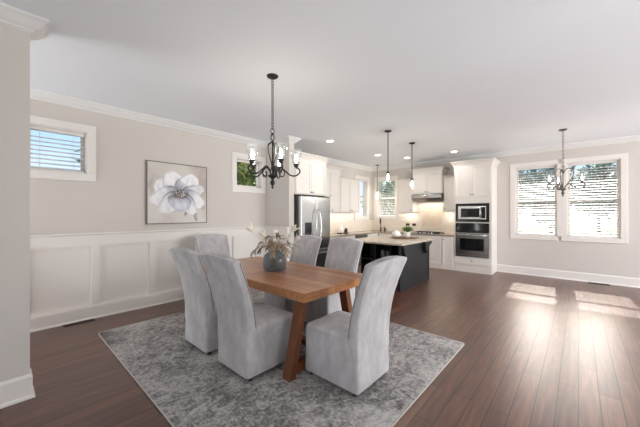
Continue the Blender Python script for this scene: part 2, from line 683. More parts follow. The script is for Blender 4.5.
def wall(name, axis, c0, c1, a0, a1, holes=(), m=None, z0=0, z1=ZC):
    us = sorted({a0, a1, *[h[0] for h in holes], *[h[1] for h in holes]})
    vs = sorted({z0, z1, *[h[2] for h in holes], *[h[3] for h in holes]})
    b = MB()
    for i in range(len(us) - 1):
        for j in range(len(vs) - 1):
            cu, cv = (us[i] + us[i + 1]) / 2, (vs[j] + vs[j + 1]) / 2
            if any(h[0] < cu < h[1] and h[2] < cv < h[3] for h in holes):
                continue
            if axis == 'y':
                b.box(us[i], us[i + 1], c0, c1, vs[j], vs[j + 1])
            else:
                b.box(c0, c1, us[i], us[i + 1], vs[j], vs[j + 1])
    bmesh.ops.remove_doubles(b.bm, verts=b.bm.verts[:], dist=1e-5)
    return struct(b.build(name, m or M['wall']))


W1 = (0.20, 0.81, 2.04, 2.63)
W2 = (3.19, 3.81, 2.03, 2.625)
W3 = (0.36, 1.17, 0.97, 2.625)
W4 = (-0.65, 0.19, 0.97, 2.625)
W5 = (4.42, 5.09, 1.38, 2.625)
W6 = (7.62, 8.27, 1.38, 2.625)
struct(MB().box(XB - 0.2, XF + 0.2, YB - 0.2, YK + 0.2, -0.12, 0).build('floor', M['floor']))
struct(MB().box(XB - 0.2, XF + 0.2, YB - 0.2, YK + 0.2, ZC, ZC + 0.15).build('ceiling', M['ceiling']))
wall('wall_left', 'y', YL, YL + 0.16, XB, XR1, [W1, W2])
wall('wall_kitchen', 'y', YK, YK + 0.16, XR1, XF + 0.16, [W6])
wall('wall_far', 'x', XF, XF + 0.16, YB, YK, [W3, W4, W5])
wall('wall_pier', 'x', XR0, XR1, YR, YL)
wall('wall_near', 'y', YS0, YS1, XB, XS)
wall('wall_back', 'x', XB - 0.16, XB, YB, YK, [(-1.15, 1.55, 0.45, 2.75)])
wall('wall_right', 'y', YB - 0.16, YB, XB, XF, [(1.6, 8.2, 0.10, 2.85)])

# crown moulding, in one length per stretch of wall
CR = [(0, 3.05), (0.105, 3.05), (0.105, 3.034), (0.092, 3.026), (0.078, 3.012), (0.058, 2.985), (0.034, 2.968), (0.022, 2.962), (0.022, 2.952), (0.012, 2.946), (0, 2.94)]
CR = CR[::-1]
# path runs with the room on its left hand
struct(shade_by_angle(MB().sweep([(XF, YB), (XF, YK), (XR1, YK), (XR1, YR), (XR0, YR), (XR0, YL), (XB, YL)], CR).build('trim_1', M['crown'])))
struct(shade_by_angle(MB().sweep([(XB, YS1), (XS, YS1), (XS, YS0), (XB, YS0)][::1], [(o, z) for o, z in CR]).build('trim_2', M['crown'])))

wall('wall_light_block', 'y', -1.44, -1.30, XB, 2.7)  # unseen wall, added to shade the near wall from the side fill

BP = [(0, 0), (0.030, 0), (0.030, 0.012), (0.024, 0.022), (0.015, 0.026), (0.015, 0.168), (0.010, 0.182), (0.006, 0.190), (0, 0.192)]
BP = BP[::-1]
BW = [(o + (0.0456 if o > 0 else 0), z) for o, z in BP]
struct(MB().sweep([(XF, YB), (XF, 1.555)], BP).build('baseboard_far', M['trim']))
struct(MB().sweep([(XR1, YR), (XR0, YR), (XR0, YL), (XB, YL)], BW).build('baseboard_left', M['trim']))
struct(MB().sweep([(XB, YS1), (XS, YS1), (XS, YS0), (XB, YS0)], BP).build('baseboard_near', M['trim']))

# wainscot on the left wall and the pier: board, rails, stiles, cap
b = MB()
b.box(XB, XR0, YL - 0.006, YL, 0.15, 1.19)
b.box(XB, XR0, YL - 0.045, YL, 1.03, 1.19)
b.box(XB, XR0, YL - 0.0445, YL, 0.15, 0.200)
for q in range(-7, 5):
    x = 0.90 + 0.75 * q
    if x - 0.05 > XB and x + 0.05 < XR0:
        b.box(x - 0.05, x + 0.05, YL - 0.0455, YL, 0.19, 1.04)
b.box(XR0 - 0.075, XR0, YL - 0.046, YL, 0.19, 1.04)
b.box(XR0 - 0.006, XR0, YR, YL, 0.15, 1.19)
b.box(XR0 - 0.045, XR0, YR, YL, 1.03, 1.19)
b.box(XR0 - 0.0455, XR0, YR, YR + 0.09, 0.2, 1.04)
b.box(XR0 - 0.0455, XR0, YL - 0.09, YL, 0.2, 1.04)
struct(b.build('trim_3', M['trim']))
struct(MB().sweep([(XR0, YR), (XR0, YL), (XB, YL)], [(0, 1.185), (0.047, 1.182), (0.068, 1.194), (0.068, 1.212), (0, 1.212)]).build('trim_4', M['trim']))


def window(idx, axis, face, depth, hole, cz, grid=(1, 1), rail=True, case=0.10, skip=()):
    """cased sash window set in the hole; axis 'y' wall faces -Y, axis 'x' wall faces -X"""
    a0, a1, z0, z1 = hole

    def bx(mb, u0, u1, d0, d1, v0, v1):   # d is measured into the wall from its room face
        if axis == 'y':
            mb.box(u0, u1, face + d0, face + d1, v0, v1)
        else:
            mb.box(face + d0, face + d1, u0, u1, v0, v1)
    root = bpy.data.objects.new('window_%d' % idx, None)
    COL.objects.link(root)
    struct(root)
    root.empty_display_size = 0.05
    c = MB()
    l, r = (0.0 if 'l' in skip else case), (0.0 if 'r' in skip else case)
    bx(c, a0 - l, a1 + r, -0.022, 0.0, z1, z1 + case)
    bx(c, a0 - l, a1 + r, -0.022, 0.0, z0 - case, z0)
    if l:
        bx(c, a0 - l, a0, -0.0215, 0.0, z0, z1)
    if r:
        bx(c, a1, a1 + r, -0.0215, 0.0, z0, z1)
    c.build('casing', M['trim'], root, bevel=0.004)
    j = MB()
    bx(j, a0, a0 + 0.014, 0, depth, z0, z1)
    bx(j, a1 - 0.014, a1, 0, depth, z0, z1)
    bx(j, a0, a1, 0, depth, z1 - 0.014, z1)
    bx(j, a0, a1, 0, depth, z0, z0 + 0.014)
    j.build('jamb', M['trim'], root)
    s = MB()
    t = 0.04
    d0, d1 = depth - 0.06, depth - 0.025
    A0, A1, Z0, Z1 = a0 + 0.014, a1 - 0.014, z0 + 0.014, z1 - 0.014
    bx(s, A0, A0 + t, d0, d1, Z0, Z1)
    bx(s, A1 - t, A1, d0, d1, Z0, Z1)
    bx(s, A0, A1, d0, d1, Z1 - t, Z1)
    bx(s, A0, A1, d0, d1, Z0, Z0 + t)
    if rail:
        zm = (z0 + z1) / 2
        bx(s, A0, A1, d0 - 0.01, d1, zm - 0.028, zm + 0.028)
    for q in range(1, grid[0]):
        u = A0 + (A1 - A0) * q / grid[0]
        bx(s, u - 0.008, u + 0.008, d0 + 0.01, d1 - 0.005, Z0, Z1)
    s.build('sash', M['trim'], root, bevel=0.002)
    p = MB()
    bx(p, A0 + 0.01, A1 - 0.01, d0 + 0.018, d0 + 0.022, Z0 + 0.01, Z1 - 0.01)
    p.build('pane', M['pane'], root)
    return root


window(1, 'y', YL, 0.16, W1, 0, rail=False)
window(2, 'y', YL, 0.16, W2, 0, rail=False)
window(3, 'x', XF, 0.16, W3, 0, skip=('l',))
window(4, 'x', XF, 0.16, W4, 0)
window(5, 'x', XF, 0.16, W5, 0)
window(6, 'y', YK, 0.16, W6, 0)
# mullion casing between the paired windows
struct(MB().box(XF - 0.0215, XF, 0.29, 0.36, 0.97, 2.625).build('trim_5', M['trim']))


def blind(axis, face, hole, tilt, label, z_low=None, depth=0.058, pitch=0.056):
    a0, a1, z0, z1 = hole[0] + 0.022, hole[1] - 0.022, hole[2] + 0.016, hole[3] - 0.016
    zl = z0 if z_low is None else z_low
    mid = (a0 + a1) / 2
    loc = (mid, face + 0.05, zl) if axis == 'y' else (face + 0.05, mid, zl)
    root = thing('window_blind', label, 'blind', loc, 0 if axis == 'y' else R(-90))
    hw = (a1 - a0) / 2     # local x along the window, local y outwards

    b = MB().box(-hw, hw, -0.026, 0.026, z1 - zl - 0.045, z1 - zl)
    b.build('headrail', M['blind'], root, bevel=0.003)
    s = MB()
    n = int((z1 - 0.05 - zl - 0.02) / pitch)
    ct, st = math.cos(tilt), math.sin(tilt)
    for q in range(n):
        z = 0.035 + q * pitch
        dy, dz = depth / 2 * ct, depth / 2 * st
        s.prism([(-dy, -dz), (0, 0.0035), (dy, dz), (dy, dz - 0.003), (0, 0.0005), (-dy, -dz - 0.003)], lambda u, v, t, z=z: (t, u, z + v), -hw, hw)
    s.build('slats', M['blind'], root)
    MB().box(-hw, hw, -0.022, 0.022, 0, 0.018).build('bottom_rail', M['blind'], root, bevel=0.003)
    for f in (-0.6, 0.6):
        zt = z1 - zl - 0.04
        MB().tube([(hw * f, -0.027, 0.006), (hw * f, -0.027, zt), (hw * f, 0.027, zt), (hw * f, 0.027, 0.006)], 0.0018, 5, closed=True).build('ladder_cord', M['blind'], root)
    return root


blind('x', XF, W3, R(18), 'white slatted blind in the left one of the paired breakfast windows')
blind('x', XF, W4, R(18), 'white slatted blind in the right one of the paired breakfast windows')
blind('x', XF, W5, R(14), 'white slatted blind in the kitchen window above the faucet')
blind('y', YK, W6, R(14), 'white slatted blind in the kitchen window beside the left upper cabinets')
blind('y', YL, W1, R(24), 'white slatted blind in the small high window beside the near wall')

# eave over the far windows: it cuts the top of the sun patches
struct(MB().box(XF + 0.16, XF + 0.80, -3.0, 6.0, 2.86, 3.05).build('trim_6', M['soffit']))

# ------------------------------------------------------------------ outside
g = MB().box(-20, 60, -40, 50, -0.65, -0.6).build('lawn', M['lawn'])
struct(g)


def tree(x, y, zc, rx, rz, m, label, seed, n=1500, leaf=0.13):
    rnd = random.Random(seed)
    root = thing('tree', label, 'tree', (x, y, -0.6))
    tk = MB()
    top = zc + 0.6
    tk.tube([(0, 0, 0), (0.03, 0.02, top * 0.5), (0, 0, top)], [0.14, 0.11, 0.05], 8)
    for q in range(7):
        a = q * 2.4
        z = top * (0.45 + 0.07 * q)
        tk.tube([(0, 0, z), (rx * 0.35 * math.cos(a), rx * 0.35 * math.sin(a), z + 0.3), (rx * 0.7 * math.cos(a), rx * 0.7 * math.sin(a), z + 0.7)], [0.05, 0.035, 0.015], 6)
    tk.build('trunk', M['bark'], root, smooth=True)
    f = MB()
    for q in range(n):
        v = Vector((rnd.gauss(0, 1), rnd.gauss(0, 1), rnd.gauss(0, 1))).normalized()
        rad = rnd.random() ** 0.45
        bump_ = 0.75 + 0.5 * noise.noise(v * 2.2 + Vector((seed, 0, 0)))
        p = Vector((v.x * rx, v.y * rx, v.z * rz)) * rad * bump_ + Vector((0, 0, zc + 0.6))
        s = leaf * rnd.uniform(0.6, 1.4)
        mt = Matrix.Translation(p) @ Matrix.Rotation(rnd.uniform(0, 6.3), 4, Vector((rnd.gauss(0, 1), rnd.gauss(0, 1), rnd.gauss(0, 1))).normalized())
        vs = [f.bm.verts.new(mt @ Vector(c)) for c in ((-s, 0, 0), (-s * .3, -s * .45, s * .1), (s, 0, 0), (-s * .3, s * .45, s * .1))]
        f.bm.faces.new(vs)
    f.build('foliage', m, root)
    return root


tree(6.2, 9.3, 3.2, 1.7, 1.7, M['treeA'], 'yellow green tree outside the small window beside the flower painting', 1, 2600, 0.12)
tree(14.0, 7.4, 2.2, 1.9, 2.3, M['treeB'], 'leafy tree outside the kitchen window above the faucet', 2, 2600)
tree(14.5, 12.3, 2.8, 2.2, 2.6, M['treeB'], 'leafy tree outside the kitchen window beside the left upper cabinets', 3, 2600)
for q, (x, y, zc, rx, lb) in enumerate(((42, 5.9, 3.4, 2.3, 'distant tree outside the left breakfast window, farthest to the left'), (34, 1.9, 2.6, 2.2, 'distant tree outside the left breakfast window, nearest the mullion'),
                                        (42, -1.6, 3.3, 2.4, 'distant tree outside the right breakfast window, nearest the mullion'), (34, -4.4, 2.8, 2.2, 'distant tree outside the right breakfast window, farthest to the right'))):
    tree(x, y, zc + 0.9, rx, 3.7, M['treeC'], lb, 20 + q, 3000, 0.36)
tree(1.75, 9.2, 3.2, 0.55, 0.9, M['treeB'], 'leafy branch tips outside the high window beside the near wall', 6, 500, 0.09)

# ------------------------------------------------------------------ kitchen cabinets


def shaker(mb, x0, x1, z0, z1, y=0.0, t=0.02, fr=0.058):
    fr = min(fr, (x1 - x0) * 0.3, (z1 - z0) * 0.3)
    mb.box(x0, x0 + fr, y - t, y, z0, z1)
    mb.box(x1 - fr, x1, y - t, y, z0, z1)
    mb.box(x0 + fr, x1 - fr, y - t, y, z1 - fr, z1)
    mb.box(x0 + fr, x1 - fr, y - t, y, z0, z0 + fr)
    mb.box(x0 + fr - 0.002, x1 - fr + 0.002, y - t + 0.011, y - 0.002, z0 + fr - 0.002, z1 - fr + 0.002)
    return mb


def knob(parent, x, z, y=-0.02):
    k = MB()
    k.tube([(0, 0, 0), (0, -0.012, 0), (0, -0.014, 0), (0, -0.024, 0), (0, -0.028, 0)], [0.006, 0.006, 0.014, 0.015, 0.010], 12)
    o = k.build('knob', M['black'], parent, smooth=True)
    o.location = (x, y, z)
    return o


def cabinet(label, loc, rz, w_, d, h, fronts, crown=0.0, toe=0.0, holes=(), base_trim=False, crown_sides=(True, True), name='cabinet', crown_d=None):
    """front faces local -y at y=0; x runs to the viewer's right; fronts: (x0, x1, z0, z1, kind, knob_x, knob_z)"""
    root = thing(name, label, 'cabinet', loc, rz)
    b = MB()
    if holes:       # a carcass with open bays for the built-in ovens
        zs = [toe] + [z for q in holes for z in q[2:4]] + [h]
        xl, xr = holes[0][0], holes[0][1]
        b.box(0, xl, 0, d, toe, h)
        b.box(xr, w_, 0, d, toe, h)
        for q in range(0, len(zs), 2):
            b.box(xl, xr, 0, d, zs[q], zs[q + 1])
        b.box(xl, xr, d - 0.02, d, toe, h)
    else:
        b.box(0, w_, 0, d, toe, h)
    if toe:
        b.box(0.0, w_, 0.0 if base_trim else 0.065, d, 0, toe)
    b.build('carcass', M['cabinet'], root, bevel=0.003)
    for x0, x1, z0, z1, kind, kx, kz in fronts:
        f = shaker(MB(), x0, x1, z0, z1) if kind == 'door' or z1 - z0 > 0.2 else MB().box(x0, x1, -0.02, 0, z0, z1)
        o = f.build(kind, M['cabinet'], root, bevel=0.0025)
        if kx is not None:
            knob(o, kx, kz)
    if crown:
        pr = [(0, 0), (0.012, 0), (0.018, crown * 0.25), (0.05, crown * 0.7), (0.075, crown * 0.85), (0.075, crown), (0, crown)]
        path = []
        if crown_sides[1]:
            path += [(w_, crown_d or d)]
        path += [(w_, -0.001), (0, -0.001)]
        if crown_sides[0]:
            path += [(0, crown_d or d)]
        path = path[::-1]   # travel with the outside on the left hand
        path = [(x, y) for x, y in path]
        c = MB().sweep(path, [(-o, h + z) for o, z in pr])
        c.build('crown', M['cabinet'], root)
    return root


FX = R(-90)      # cabinets on the far wall
# tall oven cabinet
ov_y = 2.43
cabinet('tall cream cabinet holding the microwave and the wall oven', (7.95, ov_y, 0), FX, 0.87, 0.608, 2.70,
        [(0.02, 0.432, 1.915, 2.66, 'door', 0.405, 1.97), (0.438, 0.85, 1.915, 2.66, 'door', 0.465, 1.97),
         (0.03, 0.84, 0.205, 0.375, 'drawer', 0.435, 0.29)], crown=0.13, toe=0.12, base_trim=True,
        holes=[(0.065, 0.805, 0.405, 1.250), (0.065, 0.805, 1.285, 1.745)], name='oven_cabinet')

# wall oven
t = thing('wall_oven', 'stainless wall oven with black control panel under the microwave', 'oven', (7.95, ov_y - 0.435, 0.405), FX)
MB().box(-0.368, 0.368, 0.0, 0.56, 0.002, 0.843).build('body', M['steel_dark'], t)
MB().box(-0.385, 0.385, -0.028, -0.0005, 0.612, 0.845).build('control_panel', M['blackglass'], t, bevel=0.004)
o = MB().box(-0.385, 0.385, -0.040, -0.0005, 0.05, 0.600).build('oven_door', M['steel'], t, bevel=0.006)
MB().box(-0.275, 0.275, -0.044, -0.0405, 0.155, 0.455).build('door_window', M['blackglass'], o, bevel=0.003)
hb = MB()
hb.tube([(-0.33, -0.088, 0.545), (0.33, -0.088, 0.545)], 0.013, 12)
for x in (-0.30, 0.30):
    hb.tube([(x, -0.040, 0.545), (x, -0.088, 0.545)], 0.009, 8)
hb.build('handle', M['steel'], o, smooth=True)
MB().box(-0.385, 0.385, -0.030, -0.0005, -0.012, 0.045).build('bottom_trim', M['steel'], t, bevel=0.004)
# microwave
t = thing('microwave', 'built-in stainless microwave above the wall oven', 'microwave', (7.95, ov_y - 0.435, 1.285), FX)
MB().box(-0.365, 0.365, 0.0, 0.42, 0.002, 0.457).build('body', M['steel_dark'], t)
f = MB()
for x0, x1, z0, z1 in ((-0.385, 0.385, 0.40, 0.462), (-0.385, 0.385, -0.004, 0.055), (-0.385, -0.325, 0.055, 0.40), (0.325, 0.385, 0.055, 0.40)):
    f.box(x0, x1, -0.020, -0.0005, z0, z1)
f.build('trim_kit', M['blackglass'], t, bevel=0.003)
o = MB().box(-0.322, 0.322, -0.034, -0.0005, 0.060, 0.395).build('microwave_door', M['steel'], t, bevel=0.005)
MB().box(-0.255, 0.175, -0.038, -0.0345, 0.115, 0.335).build('door_window', M['blackglass'], o, bevel=0.003)
MB().box(0.215, 0.305, -0.038, -0.0345, 0.09, 0.365).build('keypad', M['blackglass'], o, bevel=0.003)
MB().tube([(0.195, -0.034, 0.10), (0.195, -0.062, 0.11), (0.195, -0.062, 0.345), (0.195, -0.034, 0.355)], 0.008, 8).build('handle', M['steel'], o, smooth=True)

# far wall uppers
cabinet('narrow cream upper cabinet between range hood and oven cabinet', (8.22, 2.785, 1.555), FX, 0.345, 0.33, 0.93,
        [(0.012, 0.335, 0.012, 0.90, 'door', 0.045, 0.07)], crown=0.05, crown_sides=(False, False), name='upper_cabinet')
cabinet('short cream upper cabinet mounted above the range hood', (8.13, 3.655, 2.06), FX, 0.86, 0.42, 0.63,
        [(0.02, 0.427, 0.015, 0.60, 'door', 0.40, 0.055), (0.433, 0.84, 0.015, 0.60, 'door', 0.46, 0.055)], crown=0.10, name='upper_cabinet')
cabinet('cream upper cabinet between the kitchen window and the range hood', (8.22, 4.14, 1.53), FX, 0.475, 0.33, 0.95,
        [(0.012, 0.463, 0.012, 0.92, 'door', 0.425, 0.07)], crown=0.05, crown_sides=(True, False), name='upper_cabinet')
# far wall base run
cabinet('narrow cream base cabinet with one tall door beside the oven cabinet', (7.94, 2.735, 0), FX, 0.30, 0.615, 0.88,
        [(0.012, 0.288, 0.115, 0.865, 'door', 0.05, 0.80)], toe=0.10, base_trim=True, name='base_cabinet')
cabinet('cream base cabinet with drawers over doors beneath the cooktop', (7.94, 3.68, 0), FX, 0.94, 0.615, 0.88,
        [(0.012, 0.467, 0.115, 0.70, 'door', 0.42, 0.64), (0.473, 0.928, 0.115, 0.70, 'door', 0.52, 0.64),
         (0.012, 0.467, 0.715, 0.865, 'drawer', 0.24, 0.79), (0.473, 0.928, 0.715, 0.865, 'drawer', 0.70, 0.79)], toe=0.10, base_trim=True, name='base_cabinet')
cabinet('cream sink base cabinet below the faucet in the corner', (7.94, 4.66, 0), FX, 0.975, 0.615, 0.88,
        [(0.02, 0.482, 0.115, 0.70, 'door', 0.44, 0.64), (0.49, 0.955, 0.115, 0.70, 'door', 0.53, 0.64), (0.02, 0.955, 0.715, 0.865, 'drawer', None, None)], toe=0.10, name='base_cabinet')
# left wall base run and uppers
cabinet('cream base cabinet between the refrigerator and the dishwasher', (5.11, 4.68, 0), 0, 1.56, 0.615, 0.88,
        [(0.012, 0.515, 0.115, 0.70, 'door', 0.46, 0.64), (0.522, 1.03, 0.115, 0.70, 'door', 0.98, 0.64), (1.037, 1.548, 0.115, 0.70, 'door', 1.08, 0.64),
         (0.012, 0.515, 0.715, 0.865, 'drawer', 0.26, 0.79), (0.522, 1.03, 0.715, 0.865, 'drawer', 0.78, 0.79), (1.037, 1.548, 0.715, 0.865, 'drawer', 1.29, 0.79)], toe=0.10, name='base_cabinet')
cabinet('cream base cabinet filling the corner beside the dishwasher', (7.30, 4.68, 0), 0, 0.62, 0.615, 0.88, [], toe=0.10, name='base_cabinet')
t = thing('dishwasher', 'stainless dishwasher under the left counter near the corner', 'dishwasher', (6.985, 4.68, 0))
MB().box(-0.30, 0.30, 0.0, 0.58, 0.0, 0.872).build('body', M['steel_dark'], t)
o = MB().box(-0.298, 0.298, -0.03, -0.0005, 0.11, 0.77).build('dishwasher_door', M['steel'], t, bevel=0.005)
MB().tube([(-0.25, -0.065, 0.72), (0.25, -0.065, 0.72)], 0.011, 10).build('handle', M['steel'], o, smooth=True)
MB().box(-0.298, 0.298, -0.03, -0.0005, 0.778, 0.868).build('control_strip', M['steel_dark'], t, bevel=0.004)

cabinet('deep cream cabinet above the refrigerator', (4.09, 4.40, 1.90), 0, 1.01, 0.895, 0.76,
        [(0.03, 0.497, 0.02, 0.72, 'door', 0.468, 0.06), (0.503, 0.97, 0.02, 0.72, 'door', 0.532, 0.06)], crown=0.12, crown_sides=(False, True), name='refrigerator_cabinet', crown_d=0.48)
o = MB().box(5.075, 5.10, 4.40, 5.295, 0, 1.899).build('cabinet_side_panel', M['cabinet'], bevel=0.002)
tag(o, 'tall cream end panel on the right of the refrigerator', 'panel')
cabinet('tall cream upper cabinet right beside the refrigerator', (5.105, 4.97, 1.525), 0, 1.255, 0.328, 1.16,
        [(0.012, 0.41, 0.012, 1.10, 'door', 0.37, 0.06), (0.418, 0.83, 0.012, 1.10, 'door', 0.795, 0.45), (0.838, 1.243, 0.012, 1.10, 'door', 0.88, 0.06)],
        crown=0.08, crown_sides=(False, True), name='upper_cabinet')
cabinet('lower cream upper cabinet between the tall one and the side window', (6.365, 4.97, 1.525), 0, 0.965, 0.328, 0.96,
        [(0.012, 0.478, 0.012, 0.93, 'door', 0.44, 0.06), (0.486, 0.953, 0.012, 0.93, 'door', 0.526, 0.06)], crown=0.04, crown_sides=(False, True), name='upper_cabinet')

# worktop along both walls
b = MB()
b.prism([(5.102, 4.655), (7.915, 4.655), (7.915, 2.436), (8.558, 2.436), (8.558, 5.298), (5.102, 5.298)], lambda u, v, q: (u, v, q), 0.881, 0.92)
tag(b.build('kitchen_countertop', M['stone_edge'], bevel=0.004), 'speckled stone worktop running along both kitchen walls', 'countertop')
# tiled splashback: part of the walls
struct(MB().box(8.552, 8.559, 2.436, 4.315, 0.92, 1.56).build('wall_tiles', M['tile']))
struct(MB().box(8.552, 8.559, 4.315, 5.291, 0.92, 1.27).build('wall_tiles', M['tile']))
struct(MB().box(8.5525, 8.559, 2.80, 3.655, 1.56, 2.06).build('wall_tiles', M['tile']))
struct(MB().box(5.10, 7.50, 5.292, 5.299, 0.92, 1.53).build('wall_tiles', M['tile']))
struct(MB().box(7.50, 8.552, 5.292, 5.299, 0.92, 1.27).build('wall_tiles', M['tile']))
b = MB().box(8.546, 8.552, 2.95, 3.53, 1.10, 1.72)
struct(b.build('wall_accent', M['diamond']))
b = MB()
for y0, y1, z0, z1 in ((2.92, 2.95, 1.07, 1.75), (3.53, 3.56, 1.07, 1.75), (2.95, 3.53, 1.72, 1.75), (2.95, 3.53, 1.07, 1.10)):
    b.box(8.540, 8.552, y0, y1, z0, z1)
struct(b.build('wall_accent_frame', M['tile'], bevel=0.003))

# range hood
t = thing('range_hood', 'stainless under-cabinet range hood over the cooktop', 'hood', (8.10, 3.225, 1.85), FX)
MB().prism([(-0.04, 0.085), (-0.04, 0.15), (0.0, 0.205), (0.435, 0.205), (0.435, 0.0), (0.06, 0.0)], lambda u, v, q: (q, u, v), -0.425, 0.425).build('hood_body', M['steel'], t, bevel=0.004)
MB().box(-0.36, 0.36, 0.08, 0.42, -0.006, -0.0005).build('filter', M['steel_dark'], t)
f = MB()
for x in (-0.06, -0.02, 0.02, 0.06):
    f.box(x - 0.012, x + 0.012, -0.046, -0.0405, 0.105, 0.13)
f.build('button_strip', M['blackglass'], t)
# cooktop
t = thing('gas_cooktop', 'black gas cooktop with iron grates under the range hood', 'cooktop', (8.02, 3.225, 0.921), FX)
MB().box(-0.375, 0.375, 0.02, 0.48, 0, 0.012).build('cooktop_plate', M['blackglass'], t, bevel=0.003)
for x, y in ((-0.24, 0.15), (-0.24, 0.36), (0.0, 0.25), (0.24, 0.15), (0.24, 0.36)):
    MB().lathe([(0.05, 0.0125), (0.05, 0.02), (0.035, 0.03), (0.0, 0.031)], (x, y, 0), 16).build('burner', M['black'], t)
for x in (-0.245, 0.0, 0.245):
    f = MB()
    for yy in (0.06, 0.25, 0.44):
        f.box(x - 0.115, x + 0.115, yy - 0.006, yy + 0.006, 0.035, 0.047)
    for xx in (-0.11, 0, 0.11):
        f.box(x + xx - 0.006, x + xx + 0.006, 0.06, 0.44, 0.035, 0.047)
    for xx in (-0.11, 0.11):
        for yy in (0.06, 0.44):
            f.box(x + xx - 0.006, x + xx + 0.006, yy - 0.006, yy + 0.006, 0.0125, 0.036)
    f.build('grate', M['black'], t)
for q in range(5):
    MB().lathe([(0.016, 0.0125), (0.014, 0.032), (0.0, 0.033)], (-0.16 + 0.08 * q, 0.04, 0), 12).build('control_knob', M['steel'], t)

# refrigerator
t = thing('refrigerator', 'stainless french-door refrigerator beside the white wall pier', 'refrigerator', (4.59, 4.235, 0))
b = MB().box(-0.47, 0.47, 0.085, 0.95, 0.03, 1.845)
for x in (-0.42, 0.42):
    for y in (0.14, 0.88):
        b.box(x - 0.03, x + 0.03, y - 0.03, y + 0.03, 0, 0.03)
b.build('body', M['steel_dark'], t, bevel=0.004)
for s in (-1, 1):
    o = MB().box(min(s * 0.004, s * 0.468), max(s * 0.004, s * 0.468), 0, 0.08, 0.72, 1.855).build('refrigerator_door', M['steel'], t, bevel=0.012, seg=3)
    pts = bez([(s * 0.045, -0.001, 0.86), (s * 0.050, -0.055, 0.92), (s * 0.075, -0.075, 1.22), (s * 0.050, -0.055, 1.52), (s * 0.045, -0.001, 1.58)], 6)
    MB().tube(pts, 0.013, 10).build('handle', M['steel'], o, smooth=True)
    if s < 0:
        b = MB().box(-0.36, -0.16, -0.006, -0.0005, 0.98, 1.30)
        b.build('water_dispenser', M['blackglass'], o, bevel=0.004)
    MB().box(s * 0.44 - 0.02, s * 0.44 + 0.02, 0.02, 0.13, 1.8555, 1.872).build('hinge_cover', M['steel_dark'], t)
o = MB().box(-0.468, 0.468, 0, 0.08, 0.08, 0.71).build('freezer_drawer', M['steel'], t, bevel=0.012, seg=3)
MB().tube([(-0.36, -0.001, 0.63), (-0.36, -0.06, 0.63), (0.36, -0.06, 0.63), (0.36, -0.001, 0.63)], 0.013, 10).build('handle', M['steel'], o)

# faucet, soap dispenser and the small things on the left counter
t = thing('faucet', 'tall dark gooseneck faucet under the kitchen window', 'faucet', (8.40, 4.86, 0.921))
MB().lathe([(0.034, 0), (0.034, 0.02), (0.024, 0.03), (0.020, 0.10), (0.0, 0.10)], n=16).build('base', M['black'], t, smooth=True)
MB().tube(bez([(0, 0, 0.09), (0, 0, 0.30), (-0.03, -0.01, 0.40), (-0.10, -0.04, 0.43), (-0.16, -0.07, 0.39), (-0.175, -0.08, 0.33)], 6), 0.015, 10).build('spout', M['black'], t, smooth=True)
MB().tube([(-0.175, -0.08, 0.335), (-0.178, -0.081, 0.25)], [0.019, 0.021], 12).build('spray_head', M['black'], t, smooth=True)
MB().tube([(0.0, -0.01, 0.07), (0.0, -0.05, 0.09), (-0.01, -0.10, 0.13)], 0.008, 8).build('lever', M['black'], t, smooth=True)
t = thing('soap_dispenser', 'dark soap pump standing right of the faucet', 'soap dispenser', (8.38, 4.70, 0.921))
MB().lathe([(0.032, 0), (0.034, 0.01), (0.034, 0.09), (0.015, 0.11), (0.0, 0.11)], n=16).build('bottle', M['amber'], t, smooth=True)
MB().tube([(0, 0, 0.108), (0, 0, 0.16), (-0.05, 0, 0.16)], 0.008, 8).build('pump', M['black'], t)
t = thing('counter_tray', 'small dark tray on the left counter under the upper cabinets', 'tray', (6.62, 5.06, 0.9205))
MB().box(-0.17, 0.17, -0.09, 0.09, 0, 0.016).build('tray_base', M['black'], t, bevel=0.004)
t = thing('paper_towel_holder', 'white upright bottle standing on the small dark counter tray', 'bottle', (6.56, 5.08, 0.937))
MB().lathe([(0.045, 0), (0.048, 0.02), (0.046, 0.15), (0.016, 0.21), (0.013, 0.26), (0.0, 0.26)], n=18).build('body', M['white'], t, smooth=True)
MB().lathe([(0.016, 0.2605), (0.016, 0.295), (0.0, 0.295)], n=12).build('cap', M['white'], t, smooth=True)
t.name = 'oil_bottle'
t = thing('lidded_jar', 'short dark jar beside the white bottle on the counter tray', 'jar', (6.72, 5.03, 0.937))
MB().lathe([(0.045, 0), (0.05, 0.02), (0.05, 0.08), (0.04, 0.10), (0.0, 0.10)], n=18).build('body', M['amber'], t, smooth=True)
MB().lathe([(0.04, 0.1005), (0.04, 0.118), (0.012, 0.122), (0.012, 0.14), (0.0, 0.142)], n=16).build('lid', M['black'], t, smooth=True)

for y, z, lb in ((3.99, 1.15, 'left of the two dark outlets on the tiles left of the cooktop'), (3.78, 1.15, 'right of the two dark outlets on the tiles left of the cooktop')):
    t = thing('wall_outlet', lb, 'outlet', (8.5515, y, z), FX)
    MB().box(-0.06, 0.06, -0.006, 0, -0.037, 0.037).build('cover_plate', M['outlet_dark'], t, bevel=0.002)
    for x in (-0.025, 0.025):
        MB().box(x - 0.014, x + 0.014, -0.009, -0.0065, -0.02, 0.02).build('socket', M['black'], t)
t = thing('wall_outlet', 'white outlet set in the baseboard below the breakfast windows', 'outlet', (XF - 0.0155, 0.76, 0.095), FX)
MB().box(-0.058, 0.058, -0.005, 0, -0.035, 0.035).build('cover_plate', M['plastic'], t, bevel=0.002)
for x in (-0.025, 0.025):
    MB().box(x - 0.014, x + 0.014, -0.0075, -0.0055, -0.018, 0.018).build('socket', M['plastic'], t)

